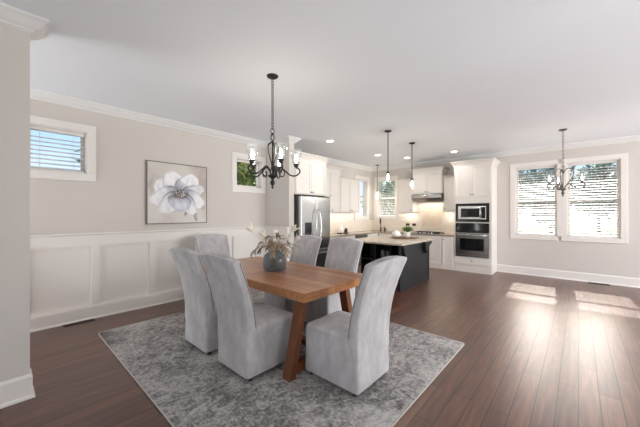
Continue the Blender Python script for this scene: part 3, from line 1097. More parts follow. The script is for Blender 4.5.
# ------------------------------------------------------------------ island
IX0, IX1, IY0, IY1 = 5.06, 6.49, 2.52, 3.68
t = thing('kitchen_island', 'charcoal kitchen island with panelled end and open cubbies', 'island', (IX0, IY0, 0))
b = MB()
# local: x away from the photographer's left, y along the island
L, Wd, H = IX1 - IX0, IY1 - IY0, 0.885
kx = 0.42
b.box(kx + 0.34, L, 0.03, Wd, 0, H)
b.build('carcass', M['island'], t, bevel=0.003)
e_ = MB()
e_.box(0, L, 0, 0.03, 0, H)
for q in range(1, 13):
    x = L * q / 13
    e_.box(x - 0.002, x + 0.002, -0.0025, 0.001, 0.10, H - 0.05)
e_.build('end_panel', M['island'], t)
e2 = MB()
e2.box(0, L + 0.0, -0.012, -0.0005, 0, 0.085)
e2.box(L - 0.06, L, -0.012, -0.0005, 0.085, H)
e2.box(0, 0.06, -0.012, -0.0005, 0.085, H)
e2.box(0.06, L - 0.06, -0.012, -0.0005, H - 0.06, H)
e2.build('panel_frame', M['island'], t, bevel=0.003)
sh = MB()
for y0, y1 in ((0.03, 0.055), (0.40, 0.425), (0.775, 0.80), (Wd - 0.025, Wd)):
    sh.box(kx, kx + 0.34, y0, y1, 0, H)
for z0 in (0.08, 0.47, H - 0.03):
    sh.box(kx + 0.004, kx + 0.34, 0.055, Wd - 0.025, z0, z0 + 0.025 if z0 < 0.8 else H)
sh.build('open_shelving', M['island'], t)
CB = [(-0.19, 0), (-0.19, -0.045), (-0.165, -0.07), (-0.16, -0.12), (-0.145, -0.17), (-0.12, -0.20), (-0.11, -0.245), (-0.075, -0.265), (-0.045, -0.245), (-0.04, -0.20), (-0.01, -0.16), (0.03, -0.13), (0.06, -0.085), (0.12, -0.07), (0.19, -0.045), (0.19, 0)]
for x in (0.20, L - 0.22):
    c = MB().prism(CB, lambda u, v, q: (x + u, q, H + v - 0.001), -0.085, -0.0125)
    c.build('corbel', M['island'], t, bevel=0.006)
o = MB().box(4.97, 6.52, 2.425, 3.76, 0.886, 0.925).build('island_countertop', M['stone'], bevel=0.006)
tag(o, 'pale speckled granite slab on top of the charcoal island', 'countertop')
for i, y in enumerate((3.05, 3.17)):
    t = thing('glass_jar', ('left' if i else 'right') + ' one of two grey jars in the open island shelving', 'jar', (IX0 + kx + 0.10, y, 0.4955))
    MB().lathe([(0.04, 0), (0.05, 0.02), (0.052, 0.17), (0.04, 0.20), (0.0, 0.20)], n=18).build('body', M['greyglass'], t, smooth=True)
    MB().lathe([(0.042, 0.2005), (0.042, 0.225), (0.0, 0.228)], n=16).build('lid', M['black'], t, smooth=True)
# tray with plant and white pot
TX, TY = 6.20, 2.98
t = thing('serving_tray', 'dark wooden board under the plant on the island', 'tray', (TX, TY, 0.926), R(-48))
MB().lathe([(0.27, 0), (0.28, 0.004), (0.28, 0.020), (0.27, 0.024), (0.0, 0.024)], n=40).build('board', M['tray'], t)
f = MB()
f.tube([(0.278, -0.06, 0.014), (0.32, -0.05, 0.016), (0.32, 0.05, 0.016), (0.278, 0.06, 0.014)], 0.008, 8)
f.tube([(-0.278, -0.06, 0.014), (-0.32, -0.05, 0.016), (-0.32, 0.05, 0.016), (-0.278, 0.06, 0.014)], 0.008, 8)
f.build('handle', M['tray'], t)
t = thing('potted_plant', 'green leafy plant in a white pot on the island tray', 'plant', (6.245, 2.925, 0.9505))
MB().lathe([(0.05, 0), (0.07, 0.02), (0.075, 0.10), (0.07, 0.115), (0.064, 0.10), (0.0, 0.095)], n=24).build('pot', M['white'], t, smooth=True)
f = MB()
rnd = random.Random(3)
for q in range(130):
    a, r_ = rnd.uniform(0, 2 * PI), 0.11 * math.sqrt(rnd.random())
    p = Vector((r_ * math.cos(a), r_ * math.sin(a), 0.12 + (0.12 - r_ * 0.5) * rnd.random()))
    d = Vector((math.cos(a) * (0.4 + 5 * r_), math.sin(a) * (0.4 + 5 * r_), rnd.uniform(0.1, 0.9))).normalized()
    s_ = d.cross(Vector((0, 0, 1))).normalized()
    ln, wd = rnd.uniform(0.04, 0.065), rnd.uniform(0.014, 0.022)
    n_ = d.cross(s_)
    v = [f.bm.verts.new(x) for x in (p, p + d * ln * .5 + s_ * wd, p + d * ln - n_ * 0.008, p + d * ln * .5 - s_ * wd)]
    f.bm.faces.new(v)
for q in range(14):
    a = q * 2.4
    f.tube([(0, 0, 0.09), (0.04 * math.cos(a), 0.04 * math.sin(a), 0.15), (0.08 * math.cos(a), 0.08 * math.sin(a), 0.19)], 0.002, 5)
f.build('foliage', M['leaf'], t)
t = thing('white_canister', 'white lidded ceramic pot left of the plant on the island tray', 'pot', (6.09, 3.12, 0.9505))
MB().lathe([(0.06, 0), (0.10, 0.03), (0.105, 0.07), (0.085, 0.11), (0.0, 0.112)], n=28).build('body', M['white'], t, smooth=True)
MB().lathe([(0.084, 0.1125), (0.06, 0.135), (0.018, 0.145), (0.018, 0.165), (0.0, 0.168)], n=24).build('lid', M['white'], t, smooth=True)

# ------------------------------------------------------------------ rug, table, chairs
t = thing('area_rug', 'large distressed grey area rug under the dining table', 'rug', (0.80, 0.96, 0))
RW, RL = 2.73, 3.46
b = MB()
rc = 0.04
pl = []
for cx, cy, a0 in ((RW - rc, rc, -90), (RW - rc, RL - rc, 0), (rc, RL - rc, 90), (rc, rc, 180)):
    for q in range(5):
        a = R(a0 + 22.5 * q)
        pl.append((cx + rc * math.cos(a), cy + rc * math.sin(a)))
b.prism(pl, lambda u, v, q: (u, v, q), 0.0005, 0.010)
b.build('pile', M['rug'], t)
MB().tube([(x, y, 0.006) for x, y in pl], 0.0058, 6, closed=True).build('binding', M['rug_edge'], t)
RZ = 0.0102

TX0, TX1, TY0, TY1 = 1.825, 2.92, 1.83, 4.08
tcx, tcy = (TX0 + TX1) / 2, (TY0 + TY1) / 2
t = thing('dining_table', 'chunky brown wooden dining table with splayed trestle legs', 'table', (tcx, tcy, RZ))
hx, hy = (TX1 - TX0) / 2, (TY1 - TY0) / 2
MB().box(-hx, hx, -hy, hy, 0.664, 0.750).build('tabletop', M['table'], t, bevel=0.004)
for sy in (-1, 1):
    y0 = sy * (hy - 0.09)
    for poly in ([(-0.535, 0.6635), (-0.462, 0.6635), (-0.618, 0.0), (-0.692, 0.0)], [(0.115, 0.6635), (0.188, 0.6635), (0.345, 0.0), (0.271, 0.0)]):
        lg = MB()
        lg.prism(poly, lambda u, v, q: (u, q, v), y0 - 0.05, y0 + 0.05)
        lg.build('leg', M['table_leg'], t, bevel=0.004)
    MB().box(-0.60, 0.27, y0 - 0.035, y0 + 0.035, 0.03, 0.12).build('foot_rail', M['table_leg'], t, bevel=0.004)
MB().box(-0.18, -0.10, -hy + 0.13, hy - 0.13, 0.05, 0.11).build('centre_beam', M['table_leg'], t, bevel=0.004)


def surf(mb, rows, close=True):
    """closed loft through rings of equal length"""
    rr = [[mb.bm.verts.new(p) for p in row] for row in rows]
    k = len(rr[0])
    for a, b_ in zip(rr, rr[1:]):
        for i in range(k):
            mb.bm.faces.new((a[i], a[(i + 1) % k], b_[(i + 1) % k], b_[i]))
    mb.bm.faces.new(rr[0][::-1])
    mb.bm.faces.new(rr[-1])
    return mb


def rrect(x0, x1, y0, y1, r, z, n=4, zf=None):
    out = []
    for cx, cy, a0 in ((x1 - r, y0 + r, -90), (x1 - r, y1 - r, 0), (x0 + r, y1 - r, 90), (x0 + r, y0 + r, 180)):
        for q in range(n + 1):
            a = R(a0 + 90 * q / n)
            x, y = cx + r * math.cos(a), cy + r * math.sin(a)
            out.append((x, y, z if zf is None else zf(x, y)))
    return out


def make_chair(label):
    """slip-covered parsons chair on castors; front faces local +x, origin under the foot of the back"""
    t = thing('dining_chair', label, 'chair', (0, 0, 0))
    hw = 0.255
    # seat block with skirt reaching almost to the floor
    s_ = MB()
    rows = []
    for z, gx, gw in ((0.052, 0.0, 0.0), (0.06, 0.003, 0.003), (0.25, 0.0, 0.0), (0.42, 0.0, 0.0), (0.45, -0.004, -0.003), (0.468, -0.014, -0.012), (0.478, -0.035, -0.032)):
        rows.append(rrect(0.0 - (gx if z < 0.1 else 0), 0.585 + gx, -hw - gw, hw + gw, 0.028, z))
    rows.append(rrect(0.05, 0.50, -hw + 0.09, hw - 0.09, 0.06, 0.492))
    rows.append(rrect(0.12, 0.42, -hw + 0.16, hw - 0.16, 0.06, 0.496))
    surf(s_, rows)
    shade_by_angle(s_.build('seat', M['velvet'], t), 50)
    # seam round the seat box
    sm = MB().tube([(0.11, -hw - 0.0005, 0.447), (0.555, -hw - 0.0005, 0.447), (0.584, -hw + 0.03, 0.447), (0.584, hw - 0.03, 0.447), (0.555, hw + 0.0005, 0.447), (0.11, hw + 0.0005, 0.447)], 0.0016, 6)
    sm.build('seat_seam', M['velvet'], t)
    # curved back
    PR = [  # z, outer x, inner x, half width
        (0.30, -0.001, 0.06, 0.2555), (0.40, 0.000, 0.105, 0.256), (0.47, -0.001, 0.106, 0.258), (0.56, -0.008, 0.092, 0.264), (0.66, -0.022, 0.068, 0.271),
        (0.78, -0.049, 0.034, 0.276), (0.90, -0.089, -0.010, 0.281), (0.99, -0.124, -0.045, 0.285), (1.04, -0.146, -0.065, 0.287)]
    bk = MB()
    ny = 12

    def ring(z, xo, xi, h, arch=0.0, pinch=0.0):
        pts = []
        def zz(y):
            return z + arch * (1 - (y / h) ** 2)
        lean = 0.55
        r = 0.02
        ys = [-h + r * 0.35] + [(-1 + 2 * i / ny) * (h - r) for i in range(ny + 1)] + [h - r * 0.35]
        for y in ys:                                   # outer face, gently bowed
            bow = 0.022 * (1 - (y / h) ** 2)
            pts.append((xo - bow - lean * arch * (1 - (y / h) ** 2) + pinch + (0.006 if abs(y) > h - r else 0), y, zz(y)))
        pts.append((xo + 0.02 + pinch, h, zz(h)))
        pts.append((xi - 0.02 - pinch, h, zz(h)))
        for y in ys[::-1]:
            bow = 0.012 * (1 - (y / h) ** 2)
            pts.append((xi + bow - lean * arch * (1 - (y / h) ** 2) - pinch - (0.006 if abs(y) > h - r else 0), y, zz(y)))
        pts.append((xi - 0.02 - pinch, -h, zz(h)))
        pts.append((xo + 0.02 + pinch, -h, zz(h)))
        return pts
    rows = [ring(*p) for p in PR]
    rows.append(ring(1.068, -0.157, -0.073, 0.288, 0.024))
    rows.append(ring(1.083, -0.165, -0.081, 0.287, 0.029, 0.006))
    rows.append(ring(1.089, -0.167, -0.085, 0.283, 0.031, 0.018))
    rows.append(ring(1.090, -0.167, -0.087, 0.278, 0.032, 0.030))
    surf(bk, rows)
    shade_by_angle(bk.build('backrest', M['velvet'], t), 32)
    for s2 in (-1, 1):
        pp = [(xi - 0.020, s2 * (h + 0.0005), z) for z, xo, xi, h in PR[2:]] + [(-0.093, s2 * 0.2875, 1.068)]
        MB().tube(pp, 0.0045, 6).build('piping', M['welt'], t)
    for x in (0.05, 0.53):
        for y in (-0.20, 0.20):
            c = MB()
            c.lathe([(0.012, 0.036), (0.012, 0.054), (0.0, 0.054)], (x, y, 0), 10)
            c.box(x - 0.008, x + 0.022, y - 0.016, y - 0.012, 0.014, 0.044)
            c.box(x - 0.008, x + 0.022, y + 0.012, y + 0.016, 0.014, 0.044)
            c.box(x - 0.008, x + 0.016, y - 0.016, y + 0.016, 0.040, 0.046)
            o = c.build('castor', M['castor'], t)
            MB().tube([(x + 0.012, y - 0.0115, 0.021), (x + 0.012, y + 0.0115, 0.021)], 0.021, 16).build('wheel', M['castor'], o)
    return t


GC = 'grey upholstered chairs around the dining table'
ch = make_chair('grey velvet chair at near left side of table, back turned, next to the near table leg')
ch.location = (1.405, 2.355, RZ)
ch['group'] = GC
dup(ch, (1.395, 3.075, RZ), 0, 'grey velvet chair farther along the left side, closest to the framed flower painting side', GC)['label'] = 'leftmost grey velvet chair in the photo, back turned to the viewer'
dup(ch, (2.115, 1.28, RZ), R(90), 'grey velvet chair at the near head of the table, foremost and rightmost', GC)
dup(ch, (2.46, 4.66, RZ), R(-90), 'pale grey chair at the far head of the table, before the wainscot', GC)
dup(ch, (3.26, 3.31, RZ), R(180), 'grey chair on the far side of the table, in front of the refrigerator', GC)
dup(ch, (3.26, 2.53, RZ), R(180), 'grey chair on the far side of the table, in front of the island end', GC)
ch['label'] = 'grey velvet chair with its back turned, between the leftmost chair and the table leg'

# vase with dried stems
t = thing('flower_vase', 'smoky blue glass vase on the dining table', 'vase', (2.35, 2.90, 0.7605))
vp = [(0.10, 0.0), (0.135, 0.006), (0.146, 0.03), (0.148, 0.10), (0.146, 0.15), (0.132, 0.195), (0.10, 0.222), (0.078, 0.232), (0.074, 0.245), (0.082, 0.256)]
vi = [(r_ - 0.007, z) for r_, z in vp[::-1][:-2]] + [(0.12, 0.016), (0.0, 0.014)]
MB().lathe(vp + vi, n=36, cap1=False).build('vessel', M['bluevase'], t, smooth=True)
rnd = random.Random(11)
tw = thing('dried_flower_bunch', 'dried cream blooms and brown fronds in the blue vase', 'dried flowers', (2.35, 2.90, 0.7605))
for q in range(30):
    a = q * 2.399 + rnd.uniform(-0.3, 0.3)
    rr = rnd.uniform(0.10, 0.30)
    top = 0.28 + 0.24 * rnd.random() * (1.1 - rr / 0.36)
    ca, sa = math.cos(a), math.sin(a)
    droop = rr * 0.35
    pts = bez([(0.05 * -ca, 0.05 * -sa, 0.03), (0.02 * ca, 0.02 * sa, 0.24), (0.5 * rr * ca, 0.5 * rr * sa, top), (rr * ca, rr * sa, top - droop * 0.4), (1.12 * rr * ca, 1.12 * rr * sa, top - droop)], 5)
    st = MB().tube(pts, [0.003] * (len(pts) - 6) + [0.0025] * 6, 5)
    # the leaflets hang from the outer half of the stem
    for i in range(len(pts) // 2, len(pts)):
        p = pts[i]
        d = (pts[min(i + 1, len(pts) - 1)] - pts[i - 1]).normalized()
        sd_ = d.cross(Vector((0, 0, 1))).normalized()
        for sg in (-1, 1):
            tip = p + sd_ * sg * 0.036 + d * 0.03 - Vector((0, 0, 0.012))
            mid = (p + tip) / 2
            v = [st.bm.verts.new(x) for x in (p, mid + d * 0.010, tip, mid - d * 0.010)]
            st.bm.faces.new(v)
    st.build('frond', M['stem'], tw)
for q, (a, rr, top, tl) in enumerate(((2.3, 0.27, 0.47, 0.22), (2.75, 0.12, 0.42, 0.17), (0.9, 0.06, 0.42, 0.16), (-0.84, 0.20, 0.47, 0.22), (-0.6, 0.27, 0.36, 0.16), (-0.2, 0.20, 0.40, 0.11), (-1.1, 0.14, 0.38, 0.12), (1.8, 0.14, 0.36, 0.10), (-2.2, 0.16, 0.36, 0.10), (3.4, 0.2, 0.36, 0.11))):
    ca, sa = math.cos(a), math.sin(a)
    tip = Vector((rr * ca, rr * sa, top))
    fl = MB().tube(bez([(0, 0, 0.04), (0.01 * ca, 0.01 * sa, 0.24), (rr * 0.6 * ca, rr * 0.6 * sa, top * 0.8), tip], 4), 0.003, 5)
    d = Vector((ca * 0.55, sa * 0.55, 0.8)).normalized()
    for k_ in range(6):
        b_ = k_ * PI / 3
        x_ = d.orthogonal().normalized()
        y_ = d.cross(x_)
        side = x_ * math.cos(b_) + y_ * math.sin(b_)
        tp = tip + d * tl * 0.62 + side * tl * 0.34
        lat = d.cross(side)
        m0 = tip + d * tl * 0.32 + side * tl * 0.10
        v = [fl.bm.verts.new(x) for x in (tip, m0 + lat * tl * 0.16, tp, m0 - lat * tl * 0.16)]
        fl.bm.faces.new(v)
    fl.build('bloom', M['pampas_white'], tw)

# ------------------------------------------------------------------ painting
t = thing('flower_painting', 'square framed canvas of a large white flower above the wainscot', 'painting', (2.05, YL, 1.315))
pw, ph_, pd = 1.0, 1.03, 0.045
fm = MB()
for x0, x1, z0, z1 in ((-pw / 2, pw / 2, 0, 0.014), (-pw / 2, pw / 2, ph_ - 0.014, ph_), (-pw / 2, -pw / 2 + 0.014, 0.014, ph_ - 0.014), (pw / 2 - 0.014, pw / 2, 0.014, ph_ - 0.014)):
    fm.box(x0, x1, -pd, -0.001, z0, z1)
fm.build('picture_frame', M['frame'], t)
NU = 190
me = bpy.data.meshes.new('canvas')
vv, ff, cc = [], [], []


def lin(c):
    return tuple((x / 12.92) if x <= 0.04045 else ((x + 0.055) / 1.055) ** 2.4 for x in c)


def mixc(a, b_, f):
    f = max(0, min(1, f))
    return tuple(x * (1 - f) + y * f for x, y in zip(a, b_))


# petals: centre angle (deg), reach, half width (deg-like), tone
CXP, CYP = 0.54, 0.47
PET = [(158, 0.50, 0.22, 0.94, -14), (118, 0.46, 0.23, 0.96, 8), (88, 0.30, 0.15, 0.93, 0), (55, 0.47, 0.22, 0.97, -6), (20, 0.46, 0.13, 0.90, 4),
       (192, 0.52, 0.20, 0.93, 6), (218, 0.46, 0.17, 0.92, 0), (-22, 0.46, 0.18, 0.95, 0), (-52, 0.42, 0.15, 0.93, 6), (262, 0.27, 0.22, 0.88, 0)]


def paint(u, v):
    n1 = noise.noise(Vector((u * 3, v * 3, 1.3)))
    n2 = noise.noise(Vector((u * 14, v * 9, 5.1)))
    n3 = noise.noise(Vector((u * 60, v * 48, 9.7)))
    c = mixc((0.84, 0.82, 0.79), (0.73, 0.68, 0.65), 0.25 + 0.8 * n1 + 0.9 * max(0, min(1, (u - 0.55) * 3)) * max(0, min(1, (v - 0.45) * 3)))
    c = mixc(c, (0.86, 0.84, 0.82), 0.6 * max(0, 0.45 - v) * 2 + 0.3 * n2)
    dx, dy = u - CXP, v - CYP
    # grey smears left of the flower and dark leaves below
    c = mixc(c, (0.55, 0.52, 0.52), 0.8 * max(0, 1 - math.hypot((u - 0.10) / 0.14, (v - 0.62) / 0.2)) * (0.7 + n2))
    for (lx, ly, la, lb, ang) in ((0.30, 0.24, 0.10, 0.03, 20), (0.63, 0.20, 0.035, 0.11, -20), (0.90, 0.32, 0.05, 0.12, 30), (0.80, 0.12, 0.04, 0.13, 10)):
        ca, sa = math.cos(R(ang)), math.sin(R(ang))
        ex, ey = (u - lx) * ca + (v - ly) * sa, -(u - lx) * sa + (v - ly) * ca
        f = 1 - math.hypot(ex / la, ey / lb)
        c = mixc(c, (0.42, 0.41, 0.44), min(0.75, max(0, f) * 1.6) * (0.8 + n2))
    for ang, reach, hwid, tone, tw_ in PET:
        ca, sa = math.cos(R(ang)), math.sin(R(ang))
        s1 = dx * ca + dy * sa
        s2 = -dx * sa + dy * ca
        if s1 <= 0.0:
            continue
        x = s1 / (reach * (1 + 0.08 * n2))
        if x >= 1:
            continue
        half = hwid * (math.sin(PI * min(1, x ** 0.72)) ** 0.55) * (1 + 0.15 * n1)
        if half <= 0:
            continue
        q = abs(s2) / half
        if q < 1:
            edge = min(1, (1 - q) * 9, (1 - x) * 12)
            base = (tone, tone * 0.995, tone * 1.005)
            shade_ = (0.46, 0.47, 0.52)
            f = 0.85 * max(0, 1 - x * 2.0) + 0.16 * abs(math.sin(s2 * 55 + n1 * 4)) * (1 - x) + (0.75 * (q - 0.55) if q > 0.55 and s2 * (1 if tw_ > 0 else -1) > 0 else 0) * (1.15 - x) + 0.16 * n2 + (0.45 if 0.86 < q else 0) * (1 - 0.6 * x)
            c = mixc(c, mixc(base, shade_, f), edge)
    d = math.hypot(dx, dy)
    # the cup of inner petals
    d2 = math.hypot((u - 0.53) / 0.16, (v - 0.32) / 0.13) + 0.25 * n1
    if d2 < 1:
        c = mixc(c, mixc((0.88, 0.88, 0.91), (0.66, 0.67, 0.74), 0.15 + d2 * d2 * 0.6 + 0.5 * n2), min(1, (1 - d2) * 7))
    # dark heart with stamens
    h = 1 - math.hypot((u - 0.53) / 0.16, (v - 0.49) / 0.095)
    if h > 0:
        c = mixc(c, (0.50, 0.46, 0.44), min(0.55, h * 1.4))
        if n3 > 0.12:
            c = mixc(c, (0.20, 0.18, 0.18), min(0.95, h * 2.4))
        elif n3 < -0.22:
            c = mixc(c, (0.82, 0.78, 0.72), min(0.8, h * 1.6))
    return lin(c)


for j in range(NU + 1):
    for i in range(NU + 1):
        vv.append((-pw / 2 + 0.0142 + (pw - 0.0284) * i / NU, -pd + 0.004, 0.0142 + (ph_ - 0.0284) * j / NU))
        cc.append(paint(i / NU, j / NU))
for j in range(NU):
    for i in range(NU):
        a = j * (NU + 1) + i
        ff.append((a, a + 1, a + NU + 2, a + NU + 1))
# back of the stretched canvas
k0 = len(vv)
for x in (-pw / 2 + 0.0142, pw / 2 - 0.0142):
    for z in (0.0142, ph_ - 0.0142):
        vv.append((x, -0.003, z))
        cc.append((0.7, 0.66, 0.6))
ff.append((k0, k0 + 1, k0 + 3, k0 + 2))
me.from_pydata(vv, [], ff)
ca_ = me.color_attributes.new('paint', 'FLOAT_COLOR', 'POINT')
for i, c in enumerate(cc):
    ca_.data[i].color = (*c, 1)
me.materials.append(M['canvas'])
co = bpy.data.objects.new('canvas', me)
COL.objects.link(co)
co.parent = t

# ------------------------------------------------------------------ hanging lights


def glow(parent, loc, energy, r=0.03, col=(1.0, 0.9, 0.76)):
    d = bpy.data.lights.new('bulb_light', 'POINT')
    d.energy = energy
    d.shadow_soft_size = r
    d.color = col
    o = bpy.data.objects.new('bulb_light', d)
    COL.objects.link(o)
    o.parent = parent
    o.location = loc
    return o


def chain(mb, z0, z1, r=0.0135, link=0.046, wire=0.0036):
    n = max(2, int((z1 - z0) / (link * 0.72)))
    for i in range(n):
        zc = z0 + (z1 - z0) * (i + 0.5) / n
        pts = []
        for q in range(10):
            a = 2 * PI * q / 10
            x, z = r * math.cos(a), (link / 2) * math.sin(a)
            pts.append((x, 0, zc + z) if i % 2 else (0, x, zc + z))
        mb.tube(pts, wire, 5, closed=True)
    return mb


def bell_shade(c, s=1.0):
    pr = [(0.030, 0.0), (0.044, 0.008), (0.052, 0.035), (0.058, 0.08), (0.062, 0.125), (0.072, 0.165), (0.070, 0.166), (0.059, 0.124), (0.055, 0.08), (0.049, 0.036), (0.041, 0.011), (0.028, 0.003)]
    return MB().lathe([(r_ * s, z * s) for r_, z in pr], c, 24, cap0=False, cap1=False)


def chandelier(label, loc, angles, m, Rr, s, z_ring, heart, energy, gname):
    """canopy at the ceiling, chain, body with scroll arms and upturned glass bells; loc is on the ceiling"""
    root = thing('chandelier', label, 'chandelier', loc)
    zt = z_ring - loc[2]        # top ring, below the ceiling
    MB().lathe([(0.0, -0.030), (0.022, -0.030), (0.045, -0.022), (0.062, -0.012), (0.066, 0.0), (0.0, 0.0)][::1], n=28).build('canopy', m, root, smooth=True)
    chain(MB(), zt + 0.02, -0.03).build('chain', m, root)
    zb = zt - 0.085 * s         # below the cage
    b = MB()
    b.tube([(0.026 * s * math.cos(2 * PI * q / 14), 0, zt + 0.0 + 0.028 * s * math.sin(2 * PI * q / 14)) for q in range(14)], 0.004, 6, closed=True)
    b.lathe([(0.006, -0.03 * s), (0.018 * s, -0.032 * s), (0.02 * s, -0.04 * s), (0.006, -0.045 * s)], (0, 0, zt), 14)
    for q in range(6):          # little cage of bent rods
        a = q * PI / 3
        b.tube(bez([(0.008 * math.cos(a), 0.008 * math.sin(a), zt - 0.04 * s), (0.026 * s * math.cos(a + .4), 0.026 * s * math.sin(a + .4), zt - 0.075 * s), (0.008 * math.cos(a + .8), 0.008 * math.sin(a + .8), zt - 0.115 * s)], 5), 0.003, 5)
    b.lathe([(0.006, -0.14 * s), (0.016 * s, -0.135 * s), (0.018 * s, -0.12 * s), (0.008, -0.115 * s)], (0, 0, zt), 14)
    b.build('top_ring', m, root)
    zs = zt - 0.135 * s
    zh = zt - 0.515 * s         # hub plate
    h = MB()
    h.tube([(0, 0, zs), (0, 0, zh)], 0.008, 8)
    h.lathe([(0.0, -0.145 * s), (0.010 * s, -0.140 * s), (0.014 * s, -0.125 * s), (0.008 * s, -0.112 * s), (0.024 * s, -0.09 * s), (0.028 * s, -0.07 * s), (0.018 * s, -0.05 * s), (0.012 * s, -0.035 * s), (0.036 * s, -0.012 * s), (0.055 * s, 0.0), (0.050 * s, 0.012 * s), (0.014 * s, 0.03 * s), (0.0, 0.034 * s)], (0, 0, zh), 22)
    h.build('hub', m, root, smooth=True)
    n = len(angles)
    for a in angles:
        ca, sa = math.cos(a), math.sin(a)
        P = lambda r_, z: (r_ * ca, r_ * sa, z)
        sc = MB()
        if heart:    # tall heart-shaped scrolls
            sc.tube(bez([P(0.01, zs - 0.05), P(0.04, zs + 0.02), P(0.105, zs + 0.03), P(0.155, zs - 0.04), P(0.135, zs - 0.13), P(0.065, zs - 0.25), P(0.02, zh + 0.02)], 6), 0.0082, 7)
        else:
            sc.tube(bez([P(0.008, zs + 0.005), P(0.045, zs - 0.012), P(0.063, zs - 0.05), P(0.052, zs - 0.12), P(0.025, zs - 0.20), P(0.010, zs - 0.27), P(0.03, zh + 0.05)], 6), 0.0065, 7)
        sc.build('scroll', m, root, smooth=True)
        ar = MB()
        zc = zh + 0.105 * s      # cup height
        k_ = Rr / 0.27
        ar.tube(bez([P(0.02, zh + 0.01), P(0.045 * k_, zh + 0.075 * s), P(0.09 * k_, zh + 0.105 * s), P(0.14 * k_, zh + 0.065 * s), P(0.205 * k_, zh + 0.015 * s), P(0.265 * k_, zh + 0.012 * s), P(0.308 * k_, zh + 0.045 * s), P(0.305 * k_, zh + 0.085 * s), P(0.27 * k_, zc)], 6), 0.0088, 8)
        ar.tube(bez([P(0.10 * k_, zh + 0.10 * s), P(0.135 * k_, zh + 0.055 * s), P(0.125 * k_, zh + 0.005 * s), P(0.09 * k_, zh + 0.0 * s), P(0.078 * k_, zh + 0.035 * s), P(0.098 * k_, zh + 0.045 * s)], 5), 0.0066, 6)
        o = ar.build('arm', m, root, smooth=True)
        cu = MB().lathe([(0.0, 0.0), (0.012 * s, 0.0), (0.03 * s, 0.012 * s), (0.022 * s, 0.022 * s), (0.034 * s, 0.036 * s), (0.034 * s, 0.044 * s), (0.0, 0.044 * s)], P(Rr, zc), 18)
        cu.build('cup', m, o, smooth=True)
        g_ = bell_shade(P(Rr, zc + 0.045 * s), s).build('glass_shade', M['shade'], root, smooth=True)
        bl = MB().lathe([(0.0, 0.045 * s), (0.010, 0.045 * s), (0.011, 0.062 * s), (0.017, 0.085 * s), (0.018, 0.105 * s), (0.010, 0.135 * s), (0.0, 0.148 * s)], P(Rr, zc), 16)
        bl.build('bulb', M['bulb'], g_, smooth=True)
        glow(root, P(Rr, zc + 0.20 * s), energy, 0.02)
    return root


view = math.atan2(-2.586, -2.065)       # from the chandelier towards the photographer
chandelier('black iron five-arm chandelier with glass shades hanging over the dining table', (2.065, 2.586, ZC),
           [view + R(19 + 72 * q) for q in range(5)], M['black'], 0.27, 1.0, 2.425, False, 1.7, '')
v2 = math.atan2(-0.213, -6.984)
chandelier('grey metal three-arm chandelier with heart scrolls before the breakfast windows', (6.984, 0.213, ZC),
           [v2 + R(75), v2 + R(195), v2 + R(315)], M['pewter'], 0.27, 0.92, 2.41, True, 1.2, '')


def pendant(label, loc, z_cap, z_bot, m, r=0.035, power=8.0):
    root = thing('pendant_light', label, 'pendant', loc)
    MB().lathe([(0.0, -0.022), (0.05, -0.020), (0.066, -0.010), (0.068, 0.0), (0.0, 0.0)], n=28).build('canopy', m, root, smooth=True)
    zc, zb = z_cap - loc[2], z_bot - loc[2]
    MB().tube([(0, 0, -0.02), (0, 0, zc)], 0.009, 8).build('rod', m, root, smooth=True)
    MB().lathe([(0.0, zc - 0.035), (0.026, zc - 0.035), (0.028, zc - 0.01), (0.012, zc + 0.015), (0.0, zc + 0.016)], n=18).build('socket_cap', m, root, smooth=True)
    h = zc - 0.035 - zb
    gs = MB().lathe([(r * 1.15, zb), (r * 1.25, zb + h * 0.3), (r * 1.1, zb + h * 0.75), (0.027, zc - 0.036), (0.024, zc - 0.037), (r * 1.02, zb + h * 0.75), (r * 1.17, zb + h * 0.3), (r * 1.07, zb)], n=24, cap0=False, cap1=False).build('glass_shade', M['shade'], root, smooth=True)
    MB().lathe([(0.0, zb + 0.025), (0.018, zb + 0.035), (0.026, zb + 0.06), (0.016, zb + h * 0.8), (0.012, zc - 0.036), (0.0, zc - 0.036)], n=16).build('bulb', M['bulb'], gs, smooth=True)
    glow(root, (0, 0, zb - 0.005), power, 0.02)
    return root


GP = 'slim pendants over the island'
pendant('black rod pendant over the island, the taller left one near the dining table', (4.895, 2.677, ZC), 2.275, 2.09, M['black'])['group'] = GP
pendant('black rod pendant over the island, the right one nearer the range hood', (6.078, 2.735, ZC), 2.26, 2.06, M['black'])['group'] = GP
pendant('slim grey pendant over the corner sink by the kitchen windows', (8.045, 4.78, ZC), 2.22, 1.97, M['pewter'], power=9.0)

for i, (x, y, lb) in enumerate(((4.731, 3.97, 'recessed ceiling light nearest the refrigerator cabinet'), (6.70, 3.97, 'recessed ceiling light between the two black pendant canopies'),
                                (7.544, 3.54, 'recessed ceiling light behind the right black pendant rod'), (7.61, 2.323, 'recessed ceiling light above the oven cabinet'))):
    t = thing('recessed_light', lb, 'ceiling light', (x, y, ZC), 0, 'recessed lights in the kitchen ceiling')
    MB().lathe([(0.070, -0.006), (0.076, -0.009), (0.095, -0.004), (0.097, 0.0), (0.070, 0.0)], n=32, cap0=False, cap1=False).build('trim_ring', M['crown'], t, smooth=True)
    MB().lathe([(0.0, -0.004), (0.0695, -0.004), (0.0695, -0.001), (0.0, -0.001)], n=32).build('lens', M['led'], t)
    d = bpy.data.lights.new('downlight', 'SPOT')
    d.energy = 15
    d.spot_size = R(130)
    d.spot_blend = 0.7
    d.shadow_soft_size = 0.07
    d.color = (1.0, 0.95, 0.89)
    o = bpy.data.objects.new('downlight', d)
    COL.objects.link(o)
    o.parent = t
    o.location = (0, 0, -0.015)

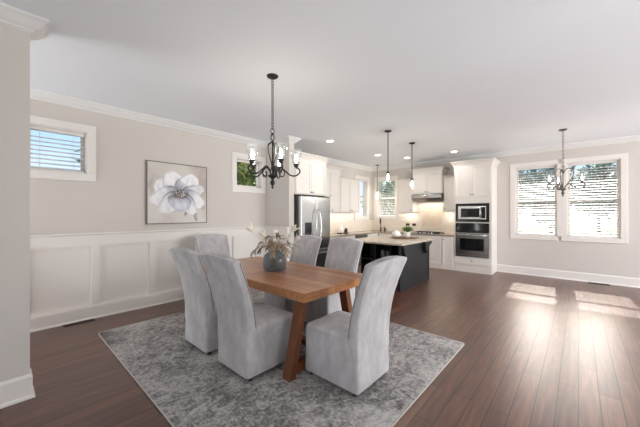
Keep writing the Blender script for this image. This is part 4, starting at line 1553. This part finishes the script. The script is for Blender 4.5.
# floor registers
for x0, y0, rz, lb in ((0.71, 5.05, 0, 'dark bronze floor register before the left wall baseboard'), (8.46, -0.32, R(90), 'dark bronze floor register before the far baseboard under the windows')):
    t = thing('floor_register', lb, 'floor vent', (x0, y0, 0.0003), rz)
    MB().box(-0.15, 0.15, -0.05, 0.05, 0, 0.003).build('grille_base', M['vent_dark'], t)
    f = MB()
    f.box(-0.165, 0.165, -0.062, -0.047, 0.0, 0.007)
    f.box(-0.165, 0.165, 0.047, 0.062, 0.0, 0.007)
    f.box(-0.165, -0.148, -0.047, 0.047, 0.0, 0.007)
    f.box(0.148, 0.165, -0.047, 0.047, 0.0, 0.007)
    f.box(-0.148, 0.148, -0.004, 0.004, 0.0031, 0.0065)
    for q in range(15):
        x = -0.133 + 0.019 * q
        f.box(x - 0.004, x + 0.004, -0.047, 0.047, 0.0031, 0.006)
    f.build('grille', M['vent'], t)

# slim strip lights under the wall cabinets and the lamps of the hood
for x, y, rz, ln, en, lb in ((5.9, 5.17, 0, 1.1, 2.2, 'slim white strip light under the tall upper cabinet'), (6.85, 5.17, 0, 0.8, 1.6, 'slim white strip light under the lower upper cabinet'),
                             (8.44, 3.90, R(90), 0.36, 1.0, 'slim white strip light under the upper cabinet left of the hood'), (8.44, 2.61, R(90), 0.26, 1.1, 'slim white strip light under the narrow upper cabinet')):
    zt = 1.5245 if x < 8 else (1.5295 if y > 3 else 1.5545)
    t = thing('strip_light', lb, 'strip light', (x, y, zt), rz)
    MB().box(-ln / 2, ln / 2, -0.02, 0.02, -0.014, 0.0).build('housing', M['plastic'], t, bevel=0.002)
    d = bpy.data.lights.new('strip_glow', 'AREA')
    d.shape = 'RECTANGLE'
    d.size, d.size_y = ln * 0.95, 0.03
    d.energy = en
    d.color = (1.0, 0.93, 0.82)
    o = bpy.data.objects.new('strip_glow', d)
    COL.objects.link(o)
    o.parent = t
    o.location = (0, 0, -0.016)
for y in (3.05, 3.40):
    d = bpy.data.lights.new('hood_lamp', 'AREA')
    d.shape = 'DISK'
    d.size = 0.06
    d.energy = 1.9
    d.color = (1.0, 0.92, 0.8)
    o = bpy.data.objects.new('hood_lamp', d)
    COL.objects.link(o)
    o.location = (8.36, y, 1.838)
